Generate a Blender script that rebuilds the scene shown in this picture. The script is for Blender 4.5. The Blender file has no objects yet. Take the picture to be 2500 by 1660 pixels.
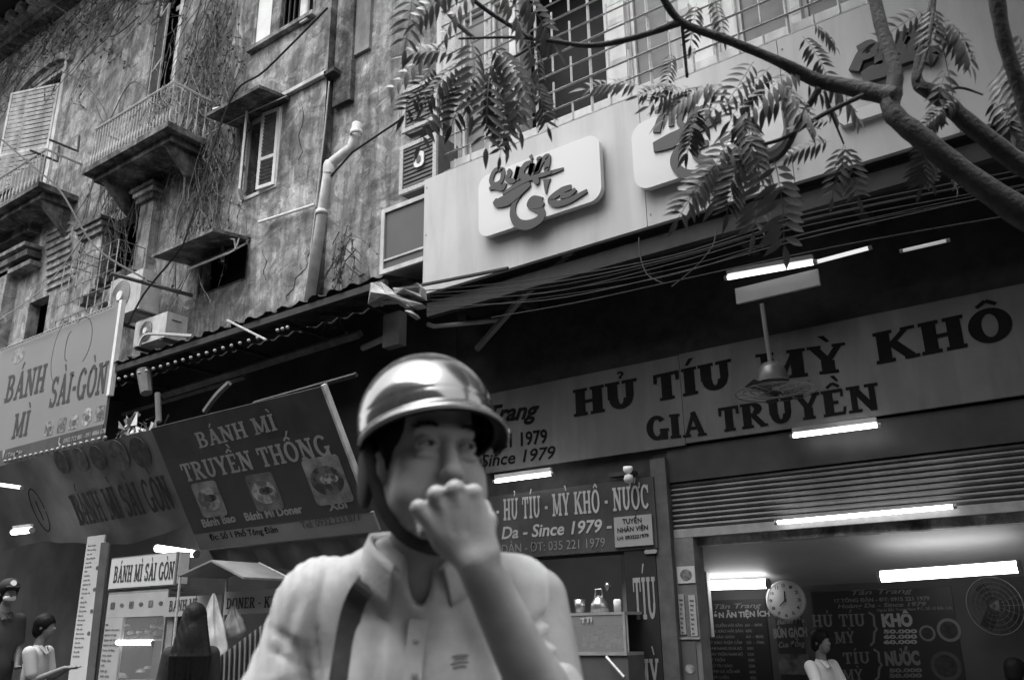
import bpy, bmesh, math, random, unicodedata
import numpy as np
from mathutils import Vector, Matrix
random.seed(7)
SC = bpy.context.scene
COL = SC.collection

# ------------------------------------------------------------------ camera, world, sun, exposure
FPX, CX, CY = 2121.27, 1250.0, 830.0
MX = Matrix(((0.8098, 0.1979, 0.5523), (0.5865, -0.2490, -0.7707), (-0.0150, 0.9481, -0.3177)))
CAM = Vector((0, 0, 1.3))
cd = bpy.data.cameras.new('camera')
cam = bpy.data.objects.new('camera', cd)
COL.objects.link(cam)
cd.sensor_width = 36.0
cd.lens = FPX / 2500 * 36
cd.clip_start = 0.02
cd.clip_end = 500
q_ = MX.to_quaternion(); q_.normalize()
cam.matrix_world = Matrix.Translation(CAM) @ q_.to_matrix().to_4x4()
cd.dof.use_dof = True
cd.dof.focus_distance = 9.0
cd.dof.aperture_fstop = 4.5
SC.camera = cam

w = bpy.data.worlds.new('World'); SC.world = w; w.use_nodes = True
nt = w.node_tree; nt.nodes.clear()
sky = nt.nodes.new('ShaderNodeTexSky'); sky.sky_type = 'NISHITA'; sky.sun_disc = False
sky.sun_elevation = math.radians(72); sky.sun_rotation = math.radians(200); sky.dust_density = 4; sky.air_density = 1.5
bw = nt.nodes.new('ShaderNodeRGBToBW')
bg = nt.nodes.new('ShaderNodeBackground'); bg.inputs['Strength'].default_value = 0.15
ow = nt.nodes.new('ShaderNodeOutputWorld')
nt.links.new(sky.outputs[0], bw.inputs[0]); nt.links.new(bw.outputs[0], bg.inputs[0]); nt.links.new(bg.outputs[0], ow.inputs[0])
sd = bpy.data.lights.new('sun', 'SUN'); sd.energy = 1.1; sd.angle = math.radians(50)
sun = bpy.data.objects.new('sun', sd); COL.objects.link(sun)
def aim_sun(elev, azim):
    # direction the light comes from: azim measured from +Y towards +X
    v = Vector((math.sin(azim) * math.cos(elev), math.cos(azim) * math.cos(elev), math.sin(elev)))
    sun.rotation_euler = v.to_track_quat('Z', 'Y').to_euler()
aim_sun(math.radians(72), math.radians(200))
SC.view_settings.view_transform = 'Standard'
SC.view_settings.look = 'None'
SC.view_settings.gamma = 1.0
SC.view_settings.use_curve_mapping = False
SC.view_settings.exposure = 1.75
SC.cycles.max_bounces = 6
SC.cycles.diffuse_bounces = 3
SC.cycles.glossy_bounces = 3
SC.cycles.transparent_max_bounces = 6
SC.cycles.sample_clamp_indirect = 4.0

# ------------------------------------------------------------------ helpers
def ray(px, py):
    return MX @ Vector(((px - CX) / FPX, -(py - CY) / FPX, -1.0))
def at(px, py, Y):
    r = ray(px, py); return CAM + r * (Y / r.y)
def atX(px, py, X):
    r = ray(px, py); return CAM + r * (X / r.x)
def atD(px, py, d):
    return CAM + ray(px, py) * d

class Pl:
    """A flat place to build on: origin o, right u, up v, out n."""
    def __init__(s, o, u, v):
        s.o = Vector(o); s.u = Vector(u).normalized(); s.v = Vector(v).normalized()
        s.n = s.u.cross(s.v).normalized()
    def hit(s, px, py):
        r = ray(px, py); t = (s.o - CAM).dot(s.n) / r.dot(s.n)
        p = CAM + r * t - s.o
        return (p.dot(s.u), p.dot(s.v))
    def pt(s, a, b, h=0.0):
        return s.o + s.u * a + s.v * b + s.n * h
def FP(Y):
    return Pl((0, Y, 0), (1, 0, 0), (0, 0, 1))

MATS = {}
def M(name, val, rough=0.7, amp=0.25, scale=3.0, metal=0.0, spec=0.3, bump=0.0, bscale=20.0, streak=0.0, dirt=0.0, coat=0.0, contrast=(0.35, 0.7), dirtcol=0.3):
    if name in MATS: return MATS[name]
    m = bpy.data.materials.new(name); m.use_nodes = True
    t = m.node_tree; b = t.nodes['Principled BSDF']
    b.inputs['Roughness'].default_value = rough; b.inputs['Metallic'].default_value = metal
    b.inputs['Specular IOR Level'].default_value = spec
    if coat: b.inputs['Coat Weight'].default_value = coat; b.inputs['Coat Roughness'].default_value = 0.05
    tc = t.nodes.new('ShaderNodeTexCoord')
    def noise(sc, det=6, mapscale=None, dist=0.0, rg=0.55):
        n = t.nodes.new('ShaderNodeTexNoise'); n.inputs['Scale'].default_value = sc; n.inputs['Detail'].default_value = det
        n.inputs['Distortion'].default_value = dist; n.inputs['Roughness'].default_value = rg
        mp = t.nodes.new('ShaderNodeMapping'); mp.inputs['Scale'].default_value = mapscale or (1, 1, 1)
        t.links.new(tc.outputs['Object'], mp.inputs[0]); t.links.new(mp.outputs[0], n.inputs['Vector'])
        return n.outputs['Fac']
    def ramp(src, a, b_, lo, hi):
        r = t.nodes.new('ShaderNodeMapRange'); r.inputs[1].default_value = a; r.inputs[2].default_value = b_
        r.inputs[3].default_value = lo; r.inputs[4].default_value = hi; t.links.new(src, r.inputs[0]); return r.outputs[0]
    def mul(a, c):
        n = t.nodes.new('ShaderNodeMath'); n.operation = 'MULTIPLY'; t.links.new(a, n.inputs[0])
        if isinstance(c, float): n.inputs[1].default_value = c
        else: t.links.new(c, n.inputs[1])
        return n.outputs[0]
    cur = ramp(noise(scale), contrast[0], contrast[1], val * (1 - amp), val * (1 + amp * 0.6))
    if streak: cur = mul(cur, ramp(noise(2.2, 5, (1.6, 1.6, 0.22), 0.6), 0.38, 0.6, 1.0 - streak, 1.08))
    if dirt:
        cur = mul(cur, ramp(noise(0.9, 9, None, 1.2, 0.68), 0.42, 0.56, dirtcol, 1.0))
        cur = mul(cur, ramp(noise(5.0, 8, None, 0.8, 0.7), 0.3, 0.6, 1.0 - 0.6 * dirt, 1.1))
        cur = mul(cur, ramp(noise(1.7, 10, None, 1.5, 0.62), 0.515, 0.53, 1.0, 0.68))
        cur = mul(cur, ramp(noise(3.1, 10, (1.3, 1.3, 0.8), 0.9, 0.66), 0.56, 0.575, 1.0, 1.35))
        cur = mul(cur, ramp(noise(4.5, 6, (2.2, 2.2, 0.16), 0.4), 0.5, 0.66, 1.0, 0.75))
    cc = t.nodes.new('ShaderNodeCombineColor')
    for i in range(3): t.links.new(cur, cc.inputs[i])
    t.links.new(cc.outputs[0], b.inputs['Base Color'])
    if bump:
        bp = t.nodes.new('ShaderNodeBump'); bp.inputs['Strength'].default_value = bump; bp.inputs['Distance'].default_value = 0.02
        t.links.new(noise(bscale, 8, None, 0.3), bp.inputs['Height']); t.links.new(bp.outputs[0], b.inputs['Normal'])
    MATS[name] = m
    return m
def EM(name, val, strength):
    if name in MATS: return MATS[name]
    m = bpy.data.materials.new(name); m.use_nodes = True
    b = m.node_tree.nodes['Principled BSDF']
    b.inputs['Base Color'].default_value = (0.8, 0.8, 0.8, 1)
    b.inputs['Emission Color'].default_value = (val, val, val, 1); b.inputs['Emission Strength'].default_value = strength
    MATS[name] = m
    return m
def GLASS(name, val, alpha):
    m = bpy.data.materials.new(name); m.use_nodes = True
    b = m.node_tree.nodes['Principled BSDF']
    b.inputs['Base Color'].default_value = (val, val, val, 1); b.inputs['Roughness'].default_value = 0.06; b.inputs['Alpha'].default_value = alpha
    MATS[name] = m
    return m

def link(name, me, mat, parent=None, smooth=False):
    o = bpy.data.objects.new(name, me)
    if mat is not None and not me.materials: me.materials.append(mat)
    if smooth: me.shade_smooth()
    COL.objects.link(o)
    if parent is not None:
        o.parent = parent; o.location = -world_loc(parent)
    return o
def world_loc(o):
    v = Vector(o.location)
    while o.parent is not None:
        o = o.parent; v += o.location
    return v
def thing(name, label, cat, loc=(0, 0, 0), group=None, kind=None):
    o = bpy.data.objects.new(name, None); COL.objects.link(o); o.location = loc
    o.empty_display_size = 0.1
    return tag(o, label, cat, group, kind)
def tag(o, label=None, cat=None, group=None, kind=None):
    if label: o['label'] = label
    if cat: o['category'] = cat
    if group: o['group'] = group
    if kind: o['kind'] = kind
    return o
def struct(o): o['kind'] = 'structure'; return o
def stuff(o): o['kind'] = 'stuff'; return o

class MB:
    def __init__(s): s.v = []; s.f = []
    def quad(s, a, b, c, d):
        k = len(s.v); s.v += [tuple(a), tuple(b), tuple(c), tuple(d)]; s.f.append((k, k + 1, k + 2, k + 3)); return s
    def hexa(s, p):  # p: 8 points, bottom 4 then top 4
        k = len(s.v); s.v += [tuple(x) for x in p]
        for f in ((3, 2, 1, 0), (4, 5, 6, 7), (0, 1, 5, 4), (1, 2, 6, 5), (2, 3, 7, 6), (3, 0, 4, 7)):
            s.f.append(tuple(k + i for i in f))
        return s
    def box(s, x0, x1, y0, y1, z0, z1):
        if x0 > x1: x0, x1 = x1, x0
        if y0 > y1: y0, y1 = y1, y0
        if z0 > z1: z0, z1 = z1, z0
        return s.hexa([(x0, y0, z0), (x1, y0, z0), (x1, y1, z0), (x0, y1, z0), (x0, y0, z1), (x1, y0, z1), (x1, y1, z1), (x0, y1, z1)])
    def pbox(s, pl, a0, b0, a1, b1, h0, h1):
        if a0 > a1: a0, a1 = a1, a0
        if b0 > b1: b0, b1 = b1, b0
        P = pl.pt
        return s.hexa([P(a0, b0, h0), P(a1, b0, h0), P(a1, b1, h0), P(a0, b1, h0), P(a0, b0, h1), P(a1, b0, h1), P(a1, b1, h1), P(a0, b1, h1)])
    def prism(s, pl, pts, h0, h1):
        ar = sum(pts[i][0] * pts[(i + 1) % len(pts)][1] - pts[(i + 1) % len(pts)][0] * pts[i][1] for i in range(len(pts)))
        if ar < 0: pts = pts[::-1]
        k = len(s.v); n = len(pts)
        s.v += [tuple(pl.pt(a, b, h0)) for a, b in pts] + [tuple(pl.pt(a, b, h1)) for a, b in pts]
        s.f.append(tuple(k + i for i in reversed(range(n)))); s.f.append(tuple(k + n + i for i in range(n)))
        for i in range(n): j = (i + 1) % n; s.f.append((k + i, k + j, k + n + j, k + n + i))
        return s
    def tube(s, pts, r, n=6, caps=True, flat=1.0, up=None):
        pts = [Vector(p) for p in pts]
        rs = r if isinstance(r, (list, tuple)) else [r] * len(pts)
        k0 = len(s.v); prev = None
        for i, p in enumerate(pts):
            d = (pts[min(i + 1, len(pts) - 1)] - pts[max(i - 1, 0)])
            if d.length < 1e-9: d = Vector((0, 0, 1))
            d.normalize()
            if prev is None:
                a = Vector(up) if up else Vector((0, 0, 1))
                if abs(a.dot(d)) > 0.95: a = Vector((1, 0, 0))
                u = a.cross(d).normalized()
            else:
                u = (prev - d * prev.dot(d)).normalized()
            prev = u; vv = d.cross(u)
            for j in range(n):
                an = 2 * math.pi * j / n
                s.v.append(tuple(p + (u * math.cos(an) + vv * math.sin(an) * flat) * rs[i]))
        for i in range(len(pts) - 1):
            for j in range(n):
                a = k0 + i * n + j; b = k0 + i * n + (j + 1) % n
                s.f.append((a, b, b + n, a + n))
        if caps:
            s.f.append(tuple(k0 + j for j in reversed(range(n)))); e = k0 + (len(pts) - 1) * n
            s.f.append(tuple(e + j for j in range(n)))
        return s
    def lathe(s, o, prof, n=20, axis=(0, 0, 1), ux=(1, 0, 0)):
        ax = Vector(axis).normalized(); u = Vector(ux); u = (u - ax * u.dot(ax)).normalized(); v = ax.cross(u); o = Vector(o)
        k = len(s.v)
        for (r, h) in prof:
            for j in range(n):
                a = 2 * math.pi * j / n
                s.v.append(tuple(o + ax * h + (u * math.cos(a) + v * math.sin(a)) * r))
        for i in range(len(prof) - 1):
            for j in range(n):
                a = k + i * n + j; b = k + i * n + (j + 1) % n
                s.f.append((a, b, b + n, a + n))
        return s
    def build(s, name, mat, parent=None, smooth=False):
        me = bpy.data.meshes.new(name); me.from_pydata(s.v, [], s.f); me.update()
        return link(name, me, mat, parent, smooth)
def arc(cx, cy, rx, ry, a0, a1, n=10):
    return [(cx + rx * math.cos(math.radians(a0 + (a1 - a0) * i / n)), cy + ry * math.sin(math.radians(a0 + (a1 - a0) * i / n))) for i in range(n + 1)]
def rrect(a0, b0, a1, b1, r, n=6):
    return arc(a1 - r, b0 + r, r, r, -90, 0, n) + arc(a1 - r, b1 - r, r, r, 0, 90, n) + arc(a0 + r, b1 - r, r, r, 90, 180, n) + arc(a0 + r, b0 + r, r, r, 180, 270, n)

# ---------------- lettering: a slab-serif alphabet cut from strokes, and the built-in sans for the rest
def band(pts, w):
    """polyline with widths -> polygon"""
    n = len(pts); ws = w if isinstance(w, (list, tuple)) else [w] * n
    L, R = [], []
    for i, (x, y) in enumerate(pts):
        x0, y0 = pts[max(i - 1, 0)]; x1, y1 = pts[min(i + 1, n - 1)]
        dx, dy = x1 - x0, y1 - y0; l = math.hypot(dx, dy) or 1
        nx, ny = -dy / l, dx / l
        L.append((x + nx * ws[i] / 2, y + ny * ws[i] / 2)); R.append((x - nx * ws[i] / 2, y - ny * ws[i] / 2))
    return L + R[::-1]
T_, S_ = 0.2, 0.11
K_ = 1.0
def stem_(x, y0=0, y1=1, sw=0.36, bot=True, top=True, t=None):
    t = (t or T_) * K_; sw = sw * (1 + (K_ - 1) * .4)
    o = [[(x - t / 2, y0), (x + t / 2, y0), (x + t / 2, y1), (x - t / 2, y1)]]
    if bot: o.append([(x - sw / 2, y0), (x + sw / 2, y0), (x + sw / 2, y0 + S_), (x - sw / 2, y0 + S_)])
    if top: o.append([(x - sw / 2, y1 - S_), (x + sw / 2, y1 - S_), (x + sw / 2, y1), (x - sw / 2, y1)])
    return o
def ring_(cx, cy, rx, ry, a0, a1, n=14):
    out = arc(cx, cy, rx, ry, a0, a1, n); inn = arc(cx, cy, rx - T_ * K_ * (.92 if K_ > 1 else 1), ry - 0.13 * (1 + (K_ - 1) * .6), a1, a0, n)
    return [out + inn]
def bar_(x0, x1, y, h=0.12): return [[(x0, y - h / 2), (x1, y - h / 2), (x1, y + h / 2), (x0, y + h / 2)]]
def glyph(c):
    if c == 'H': return 0.92, stem_(.2) + stem_(.72) + bar_(.2, .72, .5)
    if c == 'I': return 0.42, stem_(.21)
    if c == 'T': return 0.8, stem_(.4, top=False) + bar_(.02, .78, .94) + [[(.02, .66), (.12, .66), (.14, .94), (.02, .94)], [(.78, .66), (.68, .66), (.66, .94), (.78, .94)]]
    if c == 'U': return 0.9, stem_(.2, .38, 1, bot=False) + stem_(.7, .38, 1, bot=False, t=.15) + ring_(.44, .38, .35, .38, 180, 360)
    if c == 'M': return 1.12, stem_(.18, t=.14) + stem_(.92) + [band([(.18, .97), (.55, .1)], .2), band([(.55, .1), (.9, .97)], .12)]
    if c == 'N': return 0.95, stem_(.18, t=.13) + stem_(.76, t=.13, bot=False) + [band([(.18, .95), (.76, .05)], .22)]
    if c == 'Y': return 0.86, stem_(.43, 0, .45, top=False) + [band([(.15, .95), (.43, .42)], .2), band([(.71, .95), (.43, .42)], .15)] + bar_(0, .32, .95, .1) + bar_(.56, .86, .95, .1)
    if c == 'K': return 0.95, stem_(.2) + [band([(.25, .42), (.72, .95)], .13), band([(.4, .58), (.78, .05)], .22)] + bar_(.6, .92, .95, .1) + bar_(.62, .95, .05, .1)
    if c == 'O': return 0.92, ring_(.46, .5, .44, .52, 0, 360, 26)
    if c == 'G': return 0.95, ring_(.48, .5, .44, .52, 40, 345, 22) + stem_(.78, 0, .45, sw=.32, bot=False, t=.18)
    if c == 'C': return 0.88, ring_(.48, .5, .44, .52, 42, 318, 22) + [[(.72, .66), (.82, .66), (.82, 1.0), (.75, 1.0)]]
    if c == 'A': return 0.95, [band([(.18, .05), (.5, 1.0)], .14), band([(.46, 1.0), (.78, .05)], .22)] + bar_(.28, .68, .34) + bar_(.02, .34, .05, .1) + bar_(.6, .95, .05, .1)
    if c == 'E': return 0.78, stem_(.2) + bar_(.2, .7, .06) + bar_(.2, .68, .94) + bar_(.2, .52, .5) + [[(.62, .06), (.72, .06), (.74, .3), (.66, .3)], [(.6, .7), (.68, .7), (.7, .94), (.62, .94)]]
    if c == 'R': return 0.9, stem_(.2) + ring_(.42, .74, .34, .26, -90, 90, 10) + bar_(.2, .45, .94, .1) + bar_(.2, .45, .53, .1) + [band([(.42, .5), (.76, .04)], .2)] + bar_(.66, .92, .05, .1)
    if c == 'B': return 0.84, stem_(.2) + ring_(.42, .74, .32, .26, -90, 90, 10) + ring_(.42, .28, .38, .28, -90, 90, 10) + bar_(.2, .45, .94, .1) + bar_(.2, .45, .51, .1) + bar_(.2, .45, .06, .1)
    if c == 'D': return 0.9, stem_(.2) + ring_(.38, .5, .46, .5, -90, 90, 16) + bar_(.2, .42, .94, .12) + bar_(.2, .42, .06, .12)
    if c == 'S': return 0.76, ring_(.38, .73, .33, .28, 30, 270, 14) + ring_(.38, .28, .35, .3, -150, 90, 14) + [[(.6, .72), (.68, .72), (.68, 1), (.62, 1)], [(.06, 0), (.12, 0), (.14, .3), (.06, .3)]]
    if c == 'X': return 0.9, [band([(.16, .95), (.72, .05)], .22), band([(.72, .95), (.16, .05)], .13)] + bar_(0, .32, .95, .1) + bar_(.58, .88, .95, .1) + bar_(0, .32, .05, .1) + bar_(.58, .9, .05, .1)
    if c == '-': return 0.42, bar_(.05, .37, .42, .13)
    if c == '.': return 0.3, [[(.05, .35), (.22, .35), (.22, .55), (.05, .55)]]
    return 0.4, []
def marks(ms, w):
    out = []; c = w / 2; up = 1.09
    if '\u0302' in ms:
        out += [band([(c - .2, up), (c, up + .16)], .1), band([(c, up + .16), (c + .2, up)], .1)]; up += .2
        c2 = c + .12
    else: c2 = c
    if '\u0300' in ms: out.append([(c2 - .16, up + .24), (c2 - .02, up + .24), (c2 + .1, up + .02), (c2 + .02, up)])
    if '\u0301' in ms: out.append([(c2 + .16, up + .24), (c2 + .02, up + .24), (c2 - .1, up + .02), (c2 - .02, up)])
    if '\u0309' in ms: out.append(arc(c2, up + .16, .11, .1, 160, -90, 8) + arc(c2, up + .16, .04, .03, -90, 160, 8)); out.append([(c2 - .04, up), (c2 + .04, up), (c2 + .04, up + .08), (c2 - .04, up + .08)])
    if '\u0323' in ms: out.append([(c - .07, -.22), (c + .07, -.22), (c + .07, -.08), (c - .07, -.08)])
    if '\u031b' in ms: out.append(band([(w - .14, .88), (w + .02, .95), (w + .02, 1.12)], .09))
    return out
def slab_polys(txt):
    x = 0; polys = []; cb = []
    for ch in txt:
        if ch == ' ': x += 0.45; continue
        d = unicodedata.normalize('NFD', ch.replace('\u0110', 'D'))
        wd, ps = glyph(d[0])
        ps = ps + marks(d[1:], wd)
        cb.append(len(polys))
        if ch == '\u0110': ps = ps + bar_(0, .35, .5, .1)
        polys += [[(x + a, b) for a, b in p] for p in ps]
        x += wd + 0.06
    return polys, x, cb
def slab_text(name, txt, pl, p_bl, p_br, height, mat, parent, h0=0.004, th=0.004, shear=0.0):
    """text with its baseline from p_bl to p_br (plane coordinates), cap height in metres"""
    polys, wid, cb = slab_polys(txt)
    ux = (p_br[0] - p_bl[0]) / wid; uy = (p_br[1] - p_bl[1]) / wid
    mb = MB()
    for i, p in enumerate(polys):
        if i in cb and height > .12 and mb.f: mb.build('letter', mat, parent); mb = MB()
        q = [(p_bl[0] + a * ux + b * shear * height, p_bl[1] + a * uy + b * height) for a, b in p]
        mb.prism(pl, q, h0, h0 + th * .3 + i * 0.00004)
    return mb.build('letter' if height > .12 else name, mat, parent)
_tc = {}
def font_mesh(txt, off, shear, extr):
    k = (txt, off, shear, extr)
    if k in _tc: return _tc[k]
    cu = bpy.data.curves.new('lettering', 'FONT'); cu.body = txt; cu.size = 1; cu.offset = off; cu.shear = shear; cu.extrude = extr; cu.resolution_u = 3
    ob = bpy.data.objects.new('lettering', cu); COL.objects.link(ob)
    dg = bpy.context.evaluated_depsgraph_get(); dg.update()
    me = bpy.data.meshes.new_from_object(ob.evaluated_get(dg))
    bpy.data.objects.remove(ob); bpy.data.curves.remove(cu)
    co = [tuple(v.co) for v in me.vertices]; fa = [tuple(p.vertices) for p in me.polygons]
    bpy.data.meshes.remove(me)
    _tc[k] = (co, fa); return _tc[k]
def sans(name, txt, pl, p_bl, p_br, height, mat, parent, h0=0.004, th=0.004, bold=0.012, shear=0.0, mb=None):
    co, fa = font_mesh(txt, bold, shear, 0.01)
    if not co: return None
    x0 = min(c[0] for c in co); x1 = max(c[0] for c in co)
    W = x1 - x0 or 1
    own = mb is None
    mb = mb or MB(); k = len(mb.v)
    ux = (p_br[0] - p_bl[0]) / W; uy = (p_br[1] - p_bl[1]) / W
    for x, y, z in co:
        mb.v.append(tuple(pl.pt(p_bl[0] + (x - x0) * ux, p_bl[1] + (x - x0) * uy + y / 0.73 * height, h0 + (z + 0.01) / 0.02 * th * .4)))
    mb.f += [tuple(k + i for i in f) for f in fa]
    return mb.build(name, mat, parent) if own else None
def text_lines(name, lines, pl, a0, b_top, a1, dy, hgt, mat, parent, h0=0.004, frac=None, bold=0.01):
    mb = MB()
    for i, t in enumerate(lines):
        if not t: continue
        wf = min(1.0, (frac or 0.055) * len(t)) * (a1 - a0)
        b = b_top - (i + 1) * dy
        sans(name, t, pl, (a0, b), (a0 + wf, b), hgt, mat, None, h0=h0, mb=mb, bold=bold)
    return mb.build(name, mat, parent)
# ------------------------------------------------------------------ implicit shapes for people: smooth unions on a grid -> one mesh
def surf_net(F, org, h):
    ins = F < 0
    nx, ny, nz = F.shape
    c = [(i, j, k) for i in (0, 1) for j in (0, 1) for k in (0, 1)]
    cnt = np.zeros((nx - 1, ny - 1, nz - 1), np.int8)
    for i, j, k in c: cnt += ins[i:nx - 1 + i, j:ny - 1 + j, k:nz - 1 + k]
    mask = (cnt > 0) & (cnt < 8)
    idx = np.argwhere(mask)
    val = np.stack([F[idx[:, 0] + i, idx[:, 1] + j, idx[:, 2] + k] for i, j, k in c], 1)
    acc = np.zeros((len(idx), 3)); n = np.zeros(len(idx))
    for a in range(8):
        for b in range(a + 1, 8):
            ca, cb = np.array(c[a]), np.array(c[b])
            if np.abs(ca - cb).sum() != 1: continue
            fa, fb = val[:, a], val[:, b]
            m = (fa < 0) != (fb < 0)
            t = np.where(m, fa / np.where(m, fa - fb, 1), 0)
            acc += np.where(m[:, None], ca + t[:, None] * (cb - ca), 0); n += m
    V = (idx + acc / n[:, None]) * h + np.array(org)
    vid = -np.ones(mask.shape, np.int64); vid[mask] = np.arange(len(idx))
    faces = []
    for ax in range(3):
        sl0 = [slice(1, -1)] * 3; sl1 = [slice(1, -1)] * 3
        sl0[ax] = slice(0, -1); sl1[ax] = slice(1, None)
        A = ins[tuple(sl0)]; B = ins[tuple(sl1)]
        e = np.argwhere(A != B)
        if len(e) == 0: continue
        flip = A[tuple(e.T)]
        off = np.array([1, 1, 1]); off[ax] = 0
        p = e + off
        o1, o2 = [a for a in range(3) if a != ax]
        def sh(d1, d2):
            q = p.copy(); q[:, o1] -= d1; q[:, o2] -= d2; return vid[tuple(q.T)]
        q = np.stack([sh(1, 1), sh(0, 1), sh(0, 0), sh(1, 0)], 1)
        if ax == 1: flip = ~flip
        q[~flip] = q[~flip][:, ::-1]
        faces.append(q)
    return V, np.concatenate(faces)
class SDF:
    def __init__(s, lo, hi, h):
        s.lo = np.array(lo, float); s.h = h
        s.n = np.ceil((np.array(hi) - s.lo) / h).astype(int) + 1
        s.F = np.full(s.n, 0.5, np.float32)
        s.ax = [s.lo[i] + np.arange(s.n[i]) * h for i in range(3)]
    def sub(s, lo, hi):
        a = [max(0, int((lo[i] - s.lo[i]) / s.h)) for i in range(3)]
        b = [min(s.n[i], int((hi[i] - s.lo[i]) / s.h) + 2) for i in range(3)]
        sl = tuple(slice(a[i], max(a[i], b[i])) for i in range(3))
        X = s.ax[0][sl[0]][:, None, None]; Y = s.ax[1][sl[1]][None, :, None]; Z = s.ax[2][sl[2]][None, None, :]
        return sl, X, Y, Z
    def comb(s, sl, d, k, mode):
        f = s.F[sl]
        if f.size == 0: return
        if mode == 'sub':
            d = -d; hh = np.clip(0.5 - 0.5 * (d - f) / k, 0, 1); s.F[sl] = f * hh + d * (1 - hh) + k * hh * (1 - hh)
        else:
            hh = np.clip(0.5 + 0.5 * (f - d) / k, 0, 1); s.F[sl] = f * (1 - hh) + d * hh - k * hh * (1 - hh)
    def ell(s, c, r, k=0.01, R=None, mode='add'):
        m = max(r) + k + 0.03
        sl, X, Y, Z = s.sub([c[i] - m for i in range(3)], [c[i] + m for i in range(3)])
        x, y, z = X - c[0], Y - c[1], Z - c[2]
        if R is not None:
            x, y, z = (R[0][0] * x + R[0][1] * y + R[0][2] * z, R[1][0] * x + R[1][1] * y + R[1][2] * z, R[2][0] * x + R[2][1] * y + R[2][2] * z)
        k0 = np.sqrt((x / r[0]) ** 2 + (y / r[1]) ** 2 + (z / r[2]) ** 2)
        k1 = np.sqrt((x / r[0] ** 2) ** 2 + (y / r[1] ** 2) ** 2 + (z / r[2] ** 2) ** 2)
        s.comb(sl, (k0 * (k0 - 1) / np.maximum(k1, 1e-6)).astype(np.float32), k, mode)
    def cap(s, a, b, ra, rb, k=0.01, mode='add'):
        a = np.array(a, float); b = np.array(b, float); m = max(ra, rb) + k + 0.03
        sl, X, Y, Z = s.sub(np.minimum(a, b) - m, np.maximum(a, b) + m)
        d = b - a; L = (d @ d) or 1e-9
        t = np.clip(((X - a[0]) * d[0] + (Y - a[1]) * d[1] + (Z - a[2]) * d[2]) / L, 0, 1)
        dist = np.sqrt((X - a[0] - t * d[0]) ** 2 + (Y - a[1] - t * d[1]) ** 2 + (Z - a[2] - t * d[2]) ** 2)
        s.comb(sl, (dist - (ra + (rb - ra) * t)).astype(np.float32), k, mode)
    def chain(s, pts, rs, k=0.01):
        for i in range(len(pts) - 1): s.cap(pts[i], pts[i + 1], rs[i], rs[i + 1], k)
    def mesh(s, name, mat, parent, smooth=True):
        V, Q = surf_net(s.F, s.lo, s.h)
        me = bpy.data.meshes.new(name); me.from_pydata(V.tolist(), [], Q.tolist()); me.update()
        o = bpy.data.objects.new(name, me); me.materials.append(mat); COL.objects.link(o); o.parent = parent
        if smooth: me.shade_smooth()
        return o
    def front(s, x, z):
        """y of the first surface met coming from the viewer"""
        i = int(round((x - s.lo[0]) / s.h)); k = int(round((z - s.lo[2]) / s.h))
        i = min(max(i, 0), s.n[0] - 1); k = min(max(k, 0), s.n[2] - 1)
        col = s.F[i, :, k]; j = np.argmax(col < 0)
        return s.ax[1][j] if col[j] < 0 else None
def obj_local(mb, name, mat, parent, smooth=False):
    me = bpy.data.meshes.new(name); me.from_pydata(mb.v, [], mb.f); me.update(); me.materials.append(mat)
    if smooth: me.shade_smooth()
    o = bpy.data.objects.new(name, me); COL.objects.link(o); o.parent = parent
    return o
# ------------------------------------------------------------------ materials
plaster = M('old_plaster', 0.42, 0.9, 0.3, 1.3, bump=0.7, bscale=14, streak=0.35, dirt=0.45, dirtcol=0.55)
plaster_d = M('sooty_plaster', 0.22, 0.9, 0.4, 2.0, bump=0.8, bscale=16, streak=0.5, dirt=0.6, dirtcol=0.4)
plaster_l = M('pale_render', 0.42, 0.85, 0.3, 2.0, bump=0.4, bscale=14, streak=0.35, dirt=0.3, dirtcol=0.6)
cream = M('painted_trim', 0.65, 0.7, 0.25, 4.0, bump=0.2, streak=0.3)
white = M('white_paint', 0.72, 0.5, 0.12, 5.0, streak=0.12)
whiteg = M('white_sign_face', 0.44, 0.35, 0.07, 1.5, spec=0.4, streak=0.08)
plate = M('white_plate', 0.58, 0.3, 0.02, 1.5, spec=0.5, coat=0.3)
pvc = M('pvc_pipe', 0.62, 0.5, 0.25, 5.0, streak=0.2)
shut = M('shutter_wood', 0.46, 0.75, 0.35, 9.0, streak=0.3)
shut_d = M('dark_shutter', 0.13, 0.7, 0.3, 9.0)
dark = M('dark_paint', 0.025, 0.8, 0.4, 5.0)
black = M('black', 0.012, 0.7, 0.2, 5.0)
iron = M('rusty_iron', 0.09, 0.7, 0.4, 30.0)
ironl = M('pale_iron', 0.45, 0.6, 0.3, 30.0)
steel = M('brushed_steel', 0.5, 0.3, 0.2, 40.0, metal=0.9)
greym = M('grey_metal', 0.22, 0.5, 0.2, 8.0)
acm = M('ac_casing', 0.5, 0.55, 0.15, 6.0, streak=0.2)
acd = M('ac_slats', 0.11, 0.6, 0.2, 6.0)
tin = M('tin_sheet', 0.07, 0.7, 0.5, 4.0, bump=0.3, dirt=0.3)
letd = M('letter_grey', 0.032, 0.45, 0.08, 4.0, spec=0.5)
ink = M('sign_ink', 0.006, 0.85, 0.3, 4.0, spec=.08)
inkp = M('sign_ink_pale', 0.3, 0.6, 0.15, 4.0)
signg = M('grey_banner', 0.09, 0.5, 0.3, 0.8, streak=.15, bump=0.15, bscale=4)
signl = M('pale_banner', 0.36, 0.6, 0.1, 1.2, bump=0.15, bscale=5)
signd = M('dark_banner', 0.05, 0.45, 0.35, 1.0, streak=.2, bump=0.2, bscale=5)
paper = M('paper', 0.55, 0.8, 0.08, 3.0)
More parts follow.
